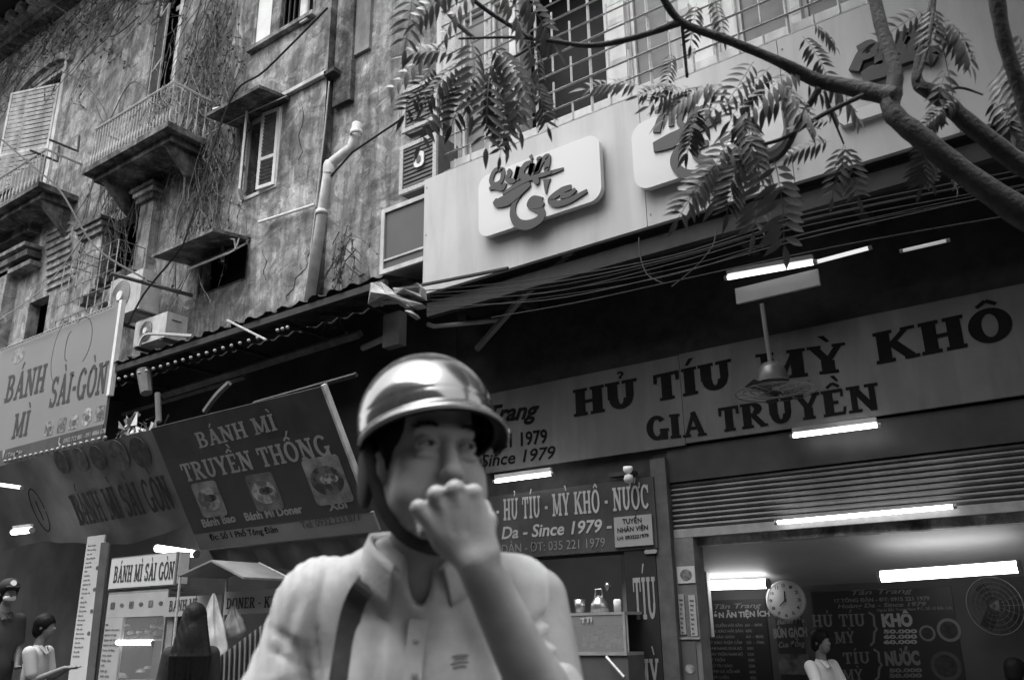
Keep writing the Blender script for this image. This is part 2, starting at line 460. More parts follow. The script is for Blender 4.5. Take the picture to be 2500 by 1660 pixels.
glassd = M('window_glass', 0.10, 0.12, 0.15, 2.0, spec=0.5)
curtain = M('white_curtain', 0.85, 0.8, 0.08, 3.0)
room = M('room_wall', 0.30, 0.7, 0.15, 1.0)
rubber = M('cable_rubber', 0.03, 0.5, 0.2, 10.0)
cablel = M('cable_pale', 0.20, 0.6, 0.3, 10.0)
asphalt = M('asphalt', 0.05, 0.85, 0.3, 30.0, bump=0.4, bscale=80)
paving = M('pavement', 0.10, 0.8, 0.3, 6.0, bump=0.3)

# ------------------------------------------------------------------ ground and the far side of the street
b = MB(); b.box(-60, 40, -5.6, 7.0, -0.2, 0); struct(b.build('road', asphalt))
b = MB(); b.box(-60, 40, 7.0, 30, -0.2, 0.13); struct(b.build('pavement', paving))
b = MB(); b.box(-60, 40, -30, -5.6, -0.2, 0.13); struct(b.build('far_pavement', paving))
b = MB(); b.box(-300, 300, -300, 300, -0.6, -0.21); struct(b.build('ground', asphalt))

t = thing('unseen_street_building', 'unseen row of plain grey houses facing the shops from across the street', 'building', (0, -7.5, 0.13))  # unseen row, height and distance set to block low sky light
MB().box(-60, 40, -12, -7.5, 0.13, 15.5).build('wall', plaster_d, t)
for i in range(16):
    x = -34 + i * 4.0
    for z in (4.2, 7.4, 10.6, 13.2):
        MB().box(x, x + 1.1, -7.5, -7.44, z, z + 1.5).build('window', glassd, t)
MB().box(-60, 40, -12.2, -7.1, 15.51, 15.75).build('roof', dark, t)

# ------------------------------------------------------------------ old building
YW = 9.5
PW = FP(YW)
hx = lambda px, py, Y=YW: at(px, py, Y).x
hz = lambda px, py, Y=YW: at(px, py, Y).z
XC = hx(785, 400)                       # the corner where the wall steps back
ZTOP = hz(0, 122)
H = {
 'w1': (hx(48, 300), hx(142, 270), hz(90, 470), hz(90, 205)),
 'w2': (hx(362, 200), hx(436, 195), hz(400, 235), hz(400, -25)),
 'w3': (hx(598, 400), hx(681, 380), hz(635, 474), hz(640, 285)),
 'w4': (hx(618, 100), hx(768, 40), hz(618, 122), hz(690, -60)),
 'w5': (hx(482, 690), hx(604, 650), hz(540, 705), hz(540, 600)),
 'w6': (hx(262, 600), hx(362, 560), hz(300, 660), hz(330, 520)),
 'w7': (hx(64, 790), hx(112, 775), hz(85, 850), hz(85, 735)),
}
old = thing('old_building', 'weathered stained plaster apartment building with shuttered windows and balconies', 'building', (-14, YW, 0.13))
def wall_holes(name, x0, x1, z0, z1, holes, Y, mat, parent, depth=0.28):
    xs = sorted({x0, x1, *[h[0] for h in holes], *[h[1] for h in holes]}); zs = sorted({z0, z1, *[h[2] for h in holes], *[h[3] for h in holes]})
    mb = MB()
    for i in range(len(xs) - 1):
        for j in range(len(zs) - 1):
            cx, cz = (xs[i] + xs[i + 1]) / 2, (zs[j] + zs[j + 1]) / 2
            if any(h[0] < cx < h[1] and h[2] < cz < h[3] for h in holes): continue
            mb.quad((xs[i], Y, zs[j]), (xs[i + 1], Y, zs[j]), (xs[i + 1], Y, zs[j + 1]), (xs[i], Y, zs[j + 1]))
    for a, c, d, e in holes:
        y2 = Y + depth
        mb.quad((a, Y, d), (a, y2, d), (a, y2, e), (a, Y, e)); mb.quad((c, Y, e), (c, y2, e), (c, y2, d), (c, Y, d))
        mb.quad((a, Y, d), (c, Y, d), (c, y2, d), (a, y2, d)); mb.quad((a, y2, e), (c, y2, e), (c, Y, e), (a, Y, e))
    return mb.build(name, mat, parent)
ZA = hz(600, 790) - 0.1
wall_holes('wall', -34, XC, ZA, ZTOP, list(H.values()), YW, plaster, old)
MB().quad((XC, YW, ZA), (XC, YW + 0.22, ZA), (XC, YW + 0.22, ZTOP), (XC, YW, ZTOP)).build('wall_return', plaster_d, old)
XR = hx(1150, 300, YW + 0.2)
MB().quad((XC, YW + 0.22, ZA - 0.6), (XR, YW + 0.22, ZA - 0.6), (XR, YW + 0.22, ZTOP + 2), (XC, YW + 0.22, ZTOP + 2)).build('wall', plaster, old)
MB().box(-34, XR, YW + 0.6, YW + 0.8, ZA, ZTOP).build('inner_wall', black, old)
# moulded cornice under an added roof slab
MB().box(-34, XC, YW - 0.55, YW - 0.01, ZTOP - 0.32, ZTOP - 0.12).build('cornice', plaster_l, old)
MB().box(-34, XC, YW - 0.35, YW - 0.01, ZTOP - 0.62, ZTOP - 0.36).build('cornice', plaster_d, old)
MB().box(-34, XR + 2, 6.4, YW + 8, ZTOP + 0.02, ZTOP + 0.22).build('roof', black, old)  # black overhang put in for the car window frame across this corner
for i in range(26):
    x = -31 + i * 0.62
    MB().box(x, x + 0.3, YW - 0.75, YW - 0.56, ZTOP - 0.26, ZTOP - 0.02).build('roof_tile', plaster_l, old)

def frame_mb(x0, x1, z0, z1, y, fw=0.07, d=0.06):
    m = MB(); m.box(x0, x0 + fw, y - d, y, z0, z1); m.box(x1 - fw, x1, y - d, y, z0, z1)
    m.box(x0 + fw, x1 - fw, y - d, y, z1 - fw, z1); m.box(x0 + fw, x1 - fw, y - d, y, z0, z0 + fw); return m
def leaf_shutter(parent, x0, x1, z0, z1, y, ang, hinge_left, fm, sm, nsl=22, mid=True):
    """louvred leaf hinged at one jamb and swung out by ang"""
    wd = x1 - x0; ca, sa = math.cos(ang), math.sin(ang)
    hxx = x0 if hinge_left else x1; sg = 1 if hinge_left else -1
    pl = Pl((hxx, y, 0), (sg * ca, -sa, 0), (0, 0, 1))
    if not hinge_left: pl.n = -pl.n
    fw = 0.07
    m = MB(); m.pbox(pl, 0, z0, fw, z1, -0.02, 0.02); m.pbox(pl, wd - fw, z0, wd, z1, -0.02, 0.02)
    m.pbox(pl, fw, z1 - fw, wd - fw, z1, -0.02, 0.02); m.pbox(pl, fw, z0, wd - fw, z0 + fw, -0.02, 0.02)
    if mid: zm = z0 + (z1 - z0) * 0.36; m.pbox(pl, fw, zm, wd - fw, zm + fw, -0.02, 0.02)
    m.build('shutter', fm, parent)
    for i in range(nsl):
        z = z0 + fw + (z1 - z0 - 2 * fw) * (i + 0.5) / nsl
        if mid and zm - 0.02 < z < zm + fw + 0.02: continue
        h = (z1 - z0 - 2 * fw) / nsl * 0.31
        s = MB(); P = pl.pt
        s.hexa([P(fw, z - h, -0.012), P(wd - fw, z - h, -0.012), P(wd - fw, z - h + .008, -0.012), P(fw, z - h + .008, -0.012),
                P(fw, z + h - .008, 0.016), P(wd - fw, z + h - .008, 0.016), P(wd - fw, z + h, 0.016), P(fw, z + h, 0.016)])
        s.build('slat', sm, parent)
# w1: tall balcony door with arched head
x0, x1, z0, z1 = H['w1']
wf = frame_mb(x0, x1, z0, z1, YW + 0.1, 0.13).build('balcony_door', cream, old)
leaf_shutter(wf, x0 + 0.5, x1 - 0.13, z0 + 0.1, z0 + (z1 - z0) * 0.84, YW - 0.02, 0.35, False, cream, cream, 22)
MB().box(x1 - 0.02, x1 + 0.16, YW - 0.06, YW + 0.01, z0, z1 + 0.1).build('architrave', cream, old)
MB().box(x0 - 0.22, x0 + 0.02, YW - 0.06, YW + 0.01, z0, z1 + 0.1).build('architrave', plaster_l, old)
pts = [(x0 - 0.5, z1 + 0.06)] + arc((x0 + x1) / 2, z1 + 0.02, (x1 - x0) / 2 + 0.45, 0.42, 180, 0, 14) + [(x1 + 0.4, z1 - 0.1), (x1 + 0.22, z1 - 0.1)] + arc((x0 + x1) / 2, z1 - 0.1, (x1 - x0) / 2 + 0.2, 0.35, 0, 180, 14)
MB().prism(PW, pts, 0.005, 0.12).build('arch_moulding', plaster_l, old)
# w2
x0, x1, z0, z1 = H['w2']
wf = frame_mb(x0, x1, z0, z1, YW + 0.12, 0.09).build('balcony_door', cream, old)
leaf_shutter(wf, x0 + 0.05, x0 + 0.86, z0, z0 + (z1 - z0) * 0.74, YW + 0.02, 0.25, True, shut, shut_d, 34)
MB().box(x1 - 0.16, x1 - 0.02, YW - 0.1, YW + 0.05, z0, z1).build('door_leaf', cream, old)
MB().box(x0 + .6, x1 - .16, YW + .13, YW + .15, z0 + (z1 - z0) * .76, z0 + (z1 - z0) * .8).build('transom', cream, old)
# w3
x0, x1, z0, z1 = H['w3']
wf = frame_mb(x0, x1, z0, z1, YW + 0.04, 0.07).build('window', white, old)
xm = (x0 + x1) / 2
leaf_shutter(wf, x0 + 0.03, xm - 0.02, z0 + 0.03, z1 - 0.03, YW - 0.02, 0.75, True, white, shut_d, 20)
leaf_shutter(wf, xm + 0.02, x1 - 0.03, z0 + 0.05, z1 - 0.03, YW - 0.03, 0.12, False, white, shut_d, 20)
# w4
x0, x1, z0, z1 = H['w4']
wf = frame_mb(x0, x1, z0, z1, YW + 0.05, 0.06).build('window', plaster_l, old)
MB().box(x0 + 0.06, x0 + 0.62, YW + 0.02, YW + 0.04, z0 + 0.06, z1 - 0.06).build('curtain', curtain, wf)
MB().box(x0 + 0.62, x0 + 0.92, YW - 0.05, YW + 0.02, z0 + 0.06, z1).build('mullion', plaster, wf)
for k in range(4): MB().box(x0 + 1.0 + k * .16, x0 + 1.02 + k * .16, YW - 0.03, YW, z0, z1).build('window_bar', iron, wf)
xx = hx(750, 30); MB().box(xx - 0.1, xx + 0.12, YW - 0.1, YW - 0.05, hz(755, 55), hz(755, -30)).build('shutter', cream, wf)
MB().box(x0 - 0.05, x1 + 0.05, YW - 0.12, YW - 0.002, z0 - 0.1, z0 - 0.01).build('sill', plaster_l, old)
# w5: small window, top-hung pane propped open
x0, x1, z0, z1 = H['w5']
wf = frame_mb(x0, x1, z0, z1, YW + 0.06, 0.05).build('window', plaster_d, old)
a, bq = at(500, 715, YW - 0.38), at(600, 652, YW - 0.35)
zt = z0 + (z1 - z0) * 0.8
xa, xb = x0 + 0.28, x1 - 0.05
MB().hexa([(xa, YW - 0.42, zt - .38), (xb, YW - 0.42, zt - .38), (xb, YW - 0.0, zt), (xa, YW - 0.0, zt), (xa, YW - 0.43, zt - .35), (xb, YW - 0.43, zt - .35), (xb, YW - 0.02, zt + .03), (xa, YW - 0.02, zt + .03)]).build('open_pane', cream, wf)
MB().tube([(xa, YW - .44, zt - .37), (xb, YW - .44, zt - .37)], 0.022).build('pane_rail', white, wf)
# w6 curtained window with pilasters
x0, x1, z0, z1 = H['w6']
wf = frame_mb(x0, x1, z0, z1, YW + 0.1, 0.06).build('window', iron, old)
MB().box(x1 - 0.42, x1 - 0.08, YW + 0.11, YW + 0.13, z0, z1 - 0.12).build('curtain', curtain, wf)
for (px, py, wd_, m_) in ((372, 560, 0.5, plaster_l), (240, 640, 0.8, plaster)):
    xx = hx(px, py); zt_ = hz(px, 505 if px > 300 else 590); zb_ = hz(px, 720)
    MB().box(xx - wd_ / 2, xx + wd_ / 2, YW - 0.2, YW - 0.003, zb_, zt_).build('pilaster', m_, old)
    for k, (e, dz) in enumerate(((0.08, 0.14), (0.14, 0.1), (0.2, 0.08))):
        zz = zt_ + sum((0.15, 0.11, 0.09)[:k]); MB().box(xx - wd_ / 2 - e, xx + wd_ / 2 + e, YW - 0.2 - e, YW - 0.004, zz, zz + dz).build('capital', plaster_d if k != 1 else plaster_l, old)
# far left column and stacked entablatures
for (px, py, pb, wd_) in ((12, 700, 860, 0.55),):
    xx = hx(30, 700); MB().box(xx - .3, xx + .3, YW - .3, YW - .003, hz(20, 900), hz(30, 650)).build('pilaster', plaster_l, old)
for k, (py, e, hh, m_) in enumerate(((500, .75, .1, plaster_l), (512, .65, .14, plaster_d), (535, .5, .2, plaster), (560, .4, .1, plaster_l), (575, .3, .22, plaster_d), (625, .45, .1, plaster_l), (640, .38, .16, plaster_d), (662, .3, .12, plaster))):
    xx = hx(95, py); z = hz(60, py)
    MB().box(-34, xx + e * 0.3, YW - e, YW - 0.002 - 0.001 * k, z - hh, z).build('entablature', m_, old)
# rusticated bands on the wall at the left
for k in range(9):
    z = hz(150, 560 + k * 17); xa = hx(118, 560 + k * 17); 
    MB().box(xa, xa + 1.15, YW - 0.05, YW - 0.0015, z, z + 0.07).build('stone_band', plaster if k % 2 else plaster_l, old)
# mouldings, ledges on the main wall
z = hz(700, 236); MB().box(hx(697, 236), XC + 0.06, YW - 0.09, YW - 0.002, z - 0.03, z + 0.05).build('ledge', cream, old)
MB().box(XC + 0.002, XC + 0.28, YW - 0.09, YW + 0.2, z - 0.06, z + 0.03).build('ledge', plaster_d, old)
# wall panels of thicker render along the corner, duct and pilaster strip
xx = hx(850, 150, YW + .2); MB().box(xx - 0.27, xx + 0.2, YW + 0.1, YW + 0.215, hz(850, 232), ZTOP).build('duct', plaster_d, old)
MB().box(xx + 0.21, xx + 0.6, YW + 0.15, YW + 0.217, hz(880, 110), ZTOP).build('duct', M('mid_plaster', .24, .9, .3, 2, bump=.5, streak=.3), old)
# crevices where plaster fell off: thick flakes left proud of the wall
rr = random.Random(3)
for k in range(22):
    px, py = rr.uniform(440, 780), rr.uniform(60, 720)
    if 560 < px < 700 and 210 < py < 500: continue
    p = at(px, py, YW); r0 = rr.uniform(.08, .3)
    if any(h[0] - .2 < p.x < h[1] + .2 and h[2] - .3 < p.z < h[3] + .1 for h in H.values()) or p.x > XC - .3: continue
    n = 40; sx = rr.uniform(.6, 1.2); ph = [rr.uniform(0, 6.28) for _ in range(5)]
    rad = lambda t: r0 * (1 + .3 * math.sin(2 * t + ph[0]) + .2 * math.sin(3 * t + ph[1]) + .13 * math.sin(7 * t + ph[2]) + .09 * math.sin(13 * t + ph[3]) + rr.uniform(-.05, .05))
    pts = [(p.x + math.cos(t) * rad(t) * sx, p.z + math.sin(t) * rad(t) * 1.5) for t in [2 * math.pi * i / n for i in range(n)]]
    MB().prism(PW, pts, 0.0005, 0.003 + 0.0002 * k).build('plaster_flake', (plaster_l, plaster, plaster)[k % 3], old)

for pts_ in ([(768, 600), (752, 625), (748, 655), (722, 680), (716, 705), (700, 722), (702, 742)], [(735, 250), (742, 290), (730, 330), (738, 372), (726, 400)], [(470, 120), (480, 160), (468, 190)], [(640, 610), (650, 640), (642, 670), (655, 690)]):
    Q = [PW.hit(*q) for q in pts_]; QQ = []
    for i in range(len(Q) - 1):
        for t in (0, .33, .66): QQ.append((Q[i][0] * (1 - t) + Q[i + 1][0] * t + rr.uniform(-.02, .02), Q[i][1] * (1 - t) + Q[i + 1][1] * t))
    MB().prism(PW, band(QQ, [rr.uniform(.003, .014) for _ in QQ]), .001, .009).build('crack', dark, old)
# hoods over windows
def hood(pxl, pxr, py_l, py_r, out, th, name='window_hood'):
    a = at(pxl, py_l, YW); c = at(pxr, py_r, YW); z = (a.z + c.z) / 2
    m = MB(); m.hexa([(a.x, YW - out, z - 0.1), (c.x, YW - out, z - 0.1), (c.x, YW - .002, z + 0.02), (a.x, YW - .002, z + 0.02),
                      (a.x, YW - out, z - 0.1 + th), (c.x, YW - out, z - 0.1 + th), (c.x, YW - .002, z + 0.02 + th), (a.x, YW - .002, z + 0.02 + th)])
    return m.build(name, plaster_d, old)
hood(578, 708, 315, 248, 0.75, 0.07)
hood(462, 612, 655, 585, 0.85, 0.07)
# bracket lamp piece left of the hood
MB().tube([at(525, 272, YW - .1), at(522, 268, YW - .5), at(548, 262, YW - .5)], 0.035, 8).build('vent_elbow', white, old)
MB().tube([at(522, 272, YW - .3), at(532, 345, YW - .1)], 0.02, 6).build('waste_pipe', white, old)

# balconies
def balcony(pxL, pyL, pxR, pyR, Yb, hgt, nb, xback, panel=False, mat=ironl):
    a = at(pxL, pyL, Yb); c = at(pxR, pyR, Yb); z = (a.z + c.z) / 2; zb = z - hgt
    xa, xc = a.x, c.x
    bal = MB().tube([(xa, YW, z), (xa, Yb, z), (xc, Yb, z), (xc, YW, z)], 0.035, 6).build('balcony', mat, old)
    MB().tube([(xa, YW, zb + .06), (xa, Yb, zb + .06), (xc, Yb, zb + .06), (xc, YW, zb + .06)], 0.02, 6).build('bottom_rail', mat, bal)
    me = None
    for i in range(nb + 1):
        x = xa + (xc - xa) * i / nb
        if me is None:
            b0 = MB(); b0.tube([(0, 0, 0), (0, 0, hgt * .3), (0, 0, hgt * .45), (0, 0, hgt)], [.012, .012, .012, .012], 5); b0.tube([(0, 0, hgt * .1), (0, 0, hgt * .22), (0, 0, hgt * .36)], [.012, .032, .012], 6)
            o = b0.build('baluster', mat, bal); me = o.data; o.location = (x, Yb, zb)
        else:
            o = bpy.data.objects.new('baluster', me); COL.objects.link(o); o.parent = bal; o.location = (x, Yb, zb)
    for i in range(4):
        y = Yb + (YW - Yb) * (i + 1) / 5
        for x in (xa, xc):
            o = bpy.data.objects.new('baluster', me); COL.objects.link(o); o.parent = bal; o.location = (x, y, zb)
    MB().box(xa - .12, xc + .12, Yb - .1, YW - .001, zb - .14, zb).build('balcony_slab', plaster_d, bal)
    MB().box(xa + .05, xc - .05, Yb + .1, YW - .001, zb - .3, zb - .141).build('balcony_slab', plaster_d, bal)
    for x in (xa + .25, xc - .35):
        MB().hexa([(x, Yb + .7, zb - .8), (x + .2, Yb + .7, zb - .8), (x + .2, YW, zb - 1.0), (x, YW, zb - 1.0), (x, Yb + .15, zb - .301), (x + .2, Yb + .15, zb - .301), (x + .2, YW, zb - .301), (x, YW, zb - .301)]).build('bracket', plaster_d, bal)
    return bal, xa, xc, z, zb
bal, xa, xc, z, zb = balcony(235, 312, 425, 206, 8.5, 1.02, 26, 0)
# dry creeper heaped over the balcony rail end
m = MB(); rr = random.Random(11)
for k in range(70):
    x = xc - abs(rr.gauss(0, .5)); y = 8.46 + rr.uniform(-.06, .1); zz = z - rr.uniform(0, .35)
    p = [Vector((x, y, zz))]
    for i in range(5): p.append(p[-1] + Vector((rr.uniform(-.14, .14), rr.uniform(-.03, .03), rr.uniform(-.2, .02))))
    m.tube(p, .009, 3, False)
c_ = m.build('dry_creeper', M('dry_stems', .3, .9, .4, 20)); tag(c_, 'tangle of dry creeper stems over the iron balcony railing', 'creeper', kind='stuff')
bal, xa, xc, z, zb = balcony(-120, 505, 112, 372, 8.6, 0.95, 26, 0)
MB().box(xc - 1.6, xc - 0.03, 8.63, 8.65, zb + .1, zb + .8).build('sheet_panel', M('flaking_sheet', .3, .8, .5, 14, streak=.4), bal)
# caged lower balcony
cage = thing('window_cage', 'wire mesh cage balcony full of clutter above the pale bread sign', 'cage', at(250, 760, 8.8))
Pc = FP(8.7)
a = Pc.hit(168, 640); c = Pc.hit(268, 595); zb = hz(215, 790, 8.7); zt = c[1]
xL, xRr = hx(150, 700, 8.7), hx(283, 640, 8.7)
for i in range(8):
    x = xL + (xRr - xL) * i / 7; MB().tube([(x, 8.7, zb), (x, 8.7, zt)], .012, 4).build('bar', ironl, cage)
for i in range(6):
    zz = zb + (zt - zb) * i / 5; MB().tube([(xL, 8.68, zz), (xRr, 8.68, zz)], .012, 4).build('bar', ironl, cage)
for i in range(6):
    x = xL + (xRr - xL) * i / 5; MB().tube([(x, 8.7, zt), (x, YW, zt)], .012, 4).build('bar', iron, cage)
for i in range(4):
    y = 8.7 + i * .2; MB().tube([(xRr, y, zb), (xRr, y, zt)], .01, 4).build('bar', iron, cage)
m = MB(); rr = random.Random(5)
for k in range(14):
    x = rr.uniform(xL + .3, xRr - .1); zz = zb + rr.uniform(.3, 1.2); s = rr.uniform(.05, .16)
    m.box(x, x + s * 1.4, 8.9 + .02 * k, 9.0 + .02 * k + s, zz, zz + s)
stuff(m.build('clutter', plaster_d, cage))
# white drain pipe
pp = thing('drain_pipe', 'white plastic drain pipe running down the plaster wall in two bends', 'pipe', at(752, 755, 9.4))
P_ = [at(872, 305, 9.5), at(868, 330, 9.45), at(858, 362, 9.4), at(812, 396, 9.33), at(803, 412, 9.3), at(752, 757, 9.3)]
MB().tube(P_, [.095, .095, .095, .09, .095, .095], 14).build('pipe', pvc, pp, True)
for (px, py) in ((870, 325), (786, 520)):
    q = at(px, py, 9.41 if py < 400 else 9.3); MB().lathe(q - Vector((0, 0, .05)), [(.1, 0), (.112, 0), (.112, .09), (.1, .09)], 14).build('collar', pvc, pp, True)
MB().lathe(P_[4] - Vector((0, 0, .02)), [(.08, .16), (.1, .1), (.108, 0), (.1, -.1)], 14).build('collar', pvc, pp, True)
# thin conduits on the wall
for (A, B, r_, lab) in (((804, 200), (783, 420), .014, 'thin pale conduit down the plaster corner beside the drain pipe'), ((860, 300), (985, 195), .0, ''),):
    if r_:
        o = MB().tube([at(*A, 9.47), at((A[0] + B[0]) / 2, (A[1] + B[1]) / 2, 9.47), at(B[0] - 40, B[1] + 330, 9.47)], r_, 5).build('conduit', ironl); tag(o, lab, 'conduit')
o = MB().tube([at(800, 440, 9.3), at(860, 372, 9.3), at(990, 285, 9.3), at(1010, 270, 9.3)], .02, 6).build('black_hose', rubber); tag(o, 'black cable hanging across the wall above the elbow of the drain pipe', 'cable')
o = MB().tube([at(632, 543, 9.42), at(768, 500, 9.42)], .028, 8).build('reflected_strip', M('reflected_white', .8, .3, .03, 3)); tag(o, 'thin white rod left of the pipe, built for a tube reflected in car glass', 'reflected streak')  # white rod added for a tube light reflected in the car window
o = MB().tube([at(590, 560, YW - .05), at(575, 610, YW - .5), at(572, 585, YW - .5), at(545, 580, YW - .3), at(540, 640, YW - .06)], .016, 6).build('loose_cable', cablel); tag(o, 'pale loop of loose cable hanging below the lower window hood', 'cable')
# ------------------------------------------------------------------ creeper stems over the old facade
def stems(name, label, n, area, seed, mat, ln=(8, 20), rad=(.006, .016), down=.16, side=.09, leafy=0):
    rr = random.Random(seed); m = MB()
    for k in range(n):
        px, py = area(rr); y = YW - rr.uniform(.03, .22)
        p = [at(px, py, y)]; d = Vector((rr.uniform(-side, side), 0, -down))
        for i in range(rr.randint(*ln)):
            d = d * .8 + Vector((rr.gauss(0, side * .6), rr.gauss(0, .01), -down * .25 + rr.gauss(0, .03)))
            p.append(p[-1] + d)
        r0 = rr.uniform(*rad); m.tube(p, [r0 * (1 - .6 * i / len(p)) for i in range(len(p))], 4, False)
        for q in range(leafy):
            c = rr.choice(p); s = rr.uniform(.02, .06)
            u = Vector((rr.gauss(0, 1), rr.gauss(0, .5), rr.gauss(0, 1))).normalized() * s; v = Vector((rr.gauss(0, 1), rr.gauss(0, 1), rr.gauss(0, 1))).normalized() * s * .6
            m.quad(c - u, c - v, c + u, c + v)
    o = m.build(name, mat); return tag(o, label, 'creeper', kind='stuff')
vin = M('creeper', .13, .9, .5, 12); vinl = M('creeper_pale', .3, .9, .4, 12)
stems('bare_creeper', 'dense dark bare creeper hanging down the facade between balcony and hood', 150, lambda r: (r.gauss(525, 38), r.uniform(-60, 430)), 21, vin, leafy=16)
stems('bare_creeper', 'thin pale strands of creeper hanging beside the barred lower window', 55, lambda r: (r.gauss(455, 40), r.uniform(60, 520)), 22, vinl, rad=(.006, .012), leafy=2)
stems('bare_creeper', 'dark leafy creeper spread under the roof eave in the top left', 150, lambda r: ((lambda x: (x, 130 - x * .75 + abs(r.gauss(40, 60))))(r.uniform(-20, 460))), 23, vin, down=.07, side=.2, leafy=24)
stems('bare_creeper', 'straggling creeper under the iron balcony', 50, lambda r: (r.uniform(215, 420), r.uniform(395, 470)), 24, vin, leafy=14)
stems('bare_creeper', 'small tuft of creeper on the wall right of the drain pipe', 22, lambda r: (r.gauss(838, 14), r.uniform(540, 640)), 25, vin, ln=(4, 8), side=.14, leafy=10)
# long bare twigs drooping in front of the facade
def cable(pts, Y, r, mat, sub=6):
    P = [at(x, y, (Y if not isinstance(Y, (list, tuple)) else Y[i])) for i, (x, y) in enumerate(pts)]
    out = []
    for i in range(len(P) - 1):
        p0 = P[max(i - 1, 0)]; p1 = P[i]; p2 = P[i + 1]; p3 = P[min(i + 2, len(P) - 1)]
        for k in range(sub):
            t = k / sub
            out.append(0.5 * ((2 * p1) + (p2 - p0) * t + (2 * p0 - 5 * p1 + 4 * p2 - p3) * t * t + (3 * p1 - p0 - 3 * p2 + p3) * t ** 3))
    out.append(P[-1]); return MB().tube(out, r, 5)
for pts, Y, r_, m_, lab in [
    ([(-10, 330), (90, 415), (150, 470), (230, 600), (352, 680)], 8.5, .022, iron, 'dark sagging wire crossing in front of the far left balcony'),
    ([(235, 260), (262, 300), (330, 200), (440, 330), (470, 330)], 9.0, .012, iron, 'thin stem looping above the iron balcony rail'),
    ([(130, 12), (210, 60), (270, 90), (340, 40)], 9.1, .02, vin, 'thick curved bare stem under the roof eave'),
    ([(0, 160), (110, 165), (190, 195), (250, 260), (268, 330)], 9.0, .014, vin, 'long curved dark stem left of the iron balcony'),
    ([(800, 20), (650, 170), (560, 250), (460, 560), (430, 620), (350, 720), (310, 800)], 8.6, .02, rubber, 'dark cable dropping diagonally from the hood to the lower air conditioner'),
    ([(0, 780), (120, 690), (230, 540), (330, 430), (560, 300), (700, 235)], 9.2, .012, ironl, 'pale wire rising from the far left column to the window hood'),
    ([(452, 400), (448, 480), (430, 540), (428, 700), (440, 740), (462, 756)], 9.2, .02, cablel, 'pale pipe bending down to the lower air conditioner'),
]:
    o = cable(pts, Y, r_, m_).build('wall_cable' if m_ is not vin else 'bare_stem', m_); tag(o, lab, 'cable' if m_ is not vin else 'plant stem')
# laundry poles at the far left balcony
for (A, B, lab) in (((75, 368), (140, 395), 'lower dark iron bar projecting across the shuttered door'), ((122, 342), (190, 370), 'upper dark iron bar projecting beside the shuttered door')):
    o = MB().tube([at(*A, 8.2), at(*B, 9.4), at(B[0] + 4, B[1] - 38, 9.4)], .03, 6).build('iron_bar', iron); tag(o, lab, 'iron bar')
o = MB().tube([at(270, 668, 8.0), at(470, 722, 9.45)], .04, 6).build('iron_bar', iron); tag(o, 'long dark iron bar projecting over the air conditioner with the fan', 'iron bar')

# ------------------------------------------------------------------ air conditioners
def ac_unit(label, pxl, pyt, pxr, pyb, Y, dp, big):
    a = at(pxl, pyt, Y); c = at(pxr, pyb, Y)
    x0, x1, z0, z1 = a.x, c.x, c.z, a.z
    t = thing('air_conditioner', label, 'air conditioner', ((x0 + x1) / 2, Y + dp / 2, z0), 'air conditioner units on the old facade')
    MB().box(x0, x1, Y, Y + dp, z0, z1).build('casing', acm, t)
    pl = FP(Y); r = (z1 - z0) * .40; cx, cz = x0 + (x1 - x0) * .38, (z0 + z1) / 2
    MB().prism(pl, arc(cx, cz, r, r, 0, 360, 24)[:-1], .003, .012).build('fan_opening', greym if big else acd, t)
    MB().prism(pl, arc(cx, cz, r * .3, r * .3, 0, 360, 14)[:-1], .016, .04).build('fan_hub', white, t)
    for k in range(5): MB().lathe((cx, Y - .02, cz), [(r * (.35 + .15 * k), -.003), (r * (.35 + .15 * k) + .006, 0), (r * (.35 + .15 * k), .003)], 20, (0, 1, 0)).build('grille_ring', ironl, t)
    ps = Pl((x1, Y, 0), (0, 1, 0), (0, 0, 1))
    m = MB(); m.pbox(ps, dp * .25, z0 + (z1 - z0) * .7, dp * .7, z0 + (z1 - z0) * .74, .002, .008); m.build('service_slot', dark, t)
    for q in (x0 + .1, x1 - .1): MB().box(q - .02, q + .02, Y - .02, YW, z0 - .06, z0 - .003).build('bracket', iron, t)
    return t
ac_unit('outdoor air conditioner with a round fan below the wire cage', 272, 688, 338, 752, 8.75, .42, True)
ac_unit('lower pale air conditioner standing on the corrugated awning', 332, 788, 402, 822, 8.75, .45, False)
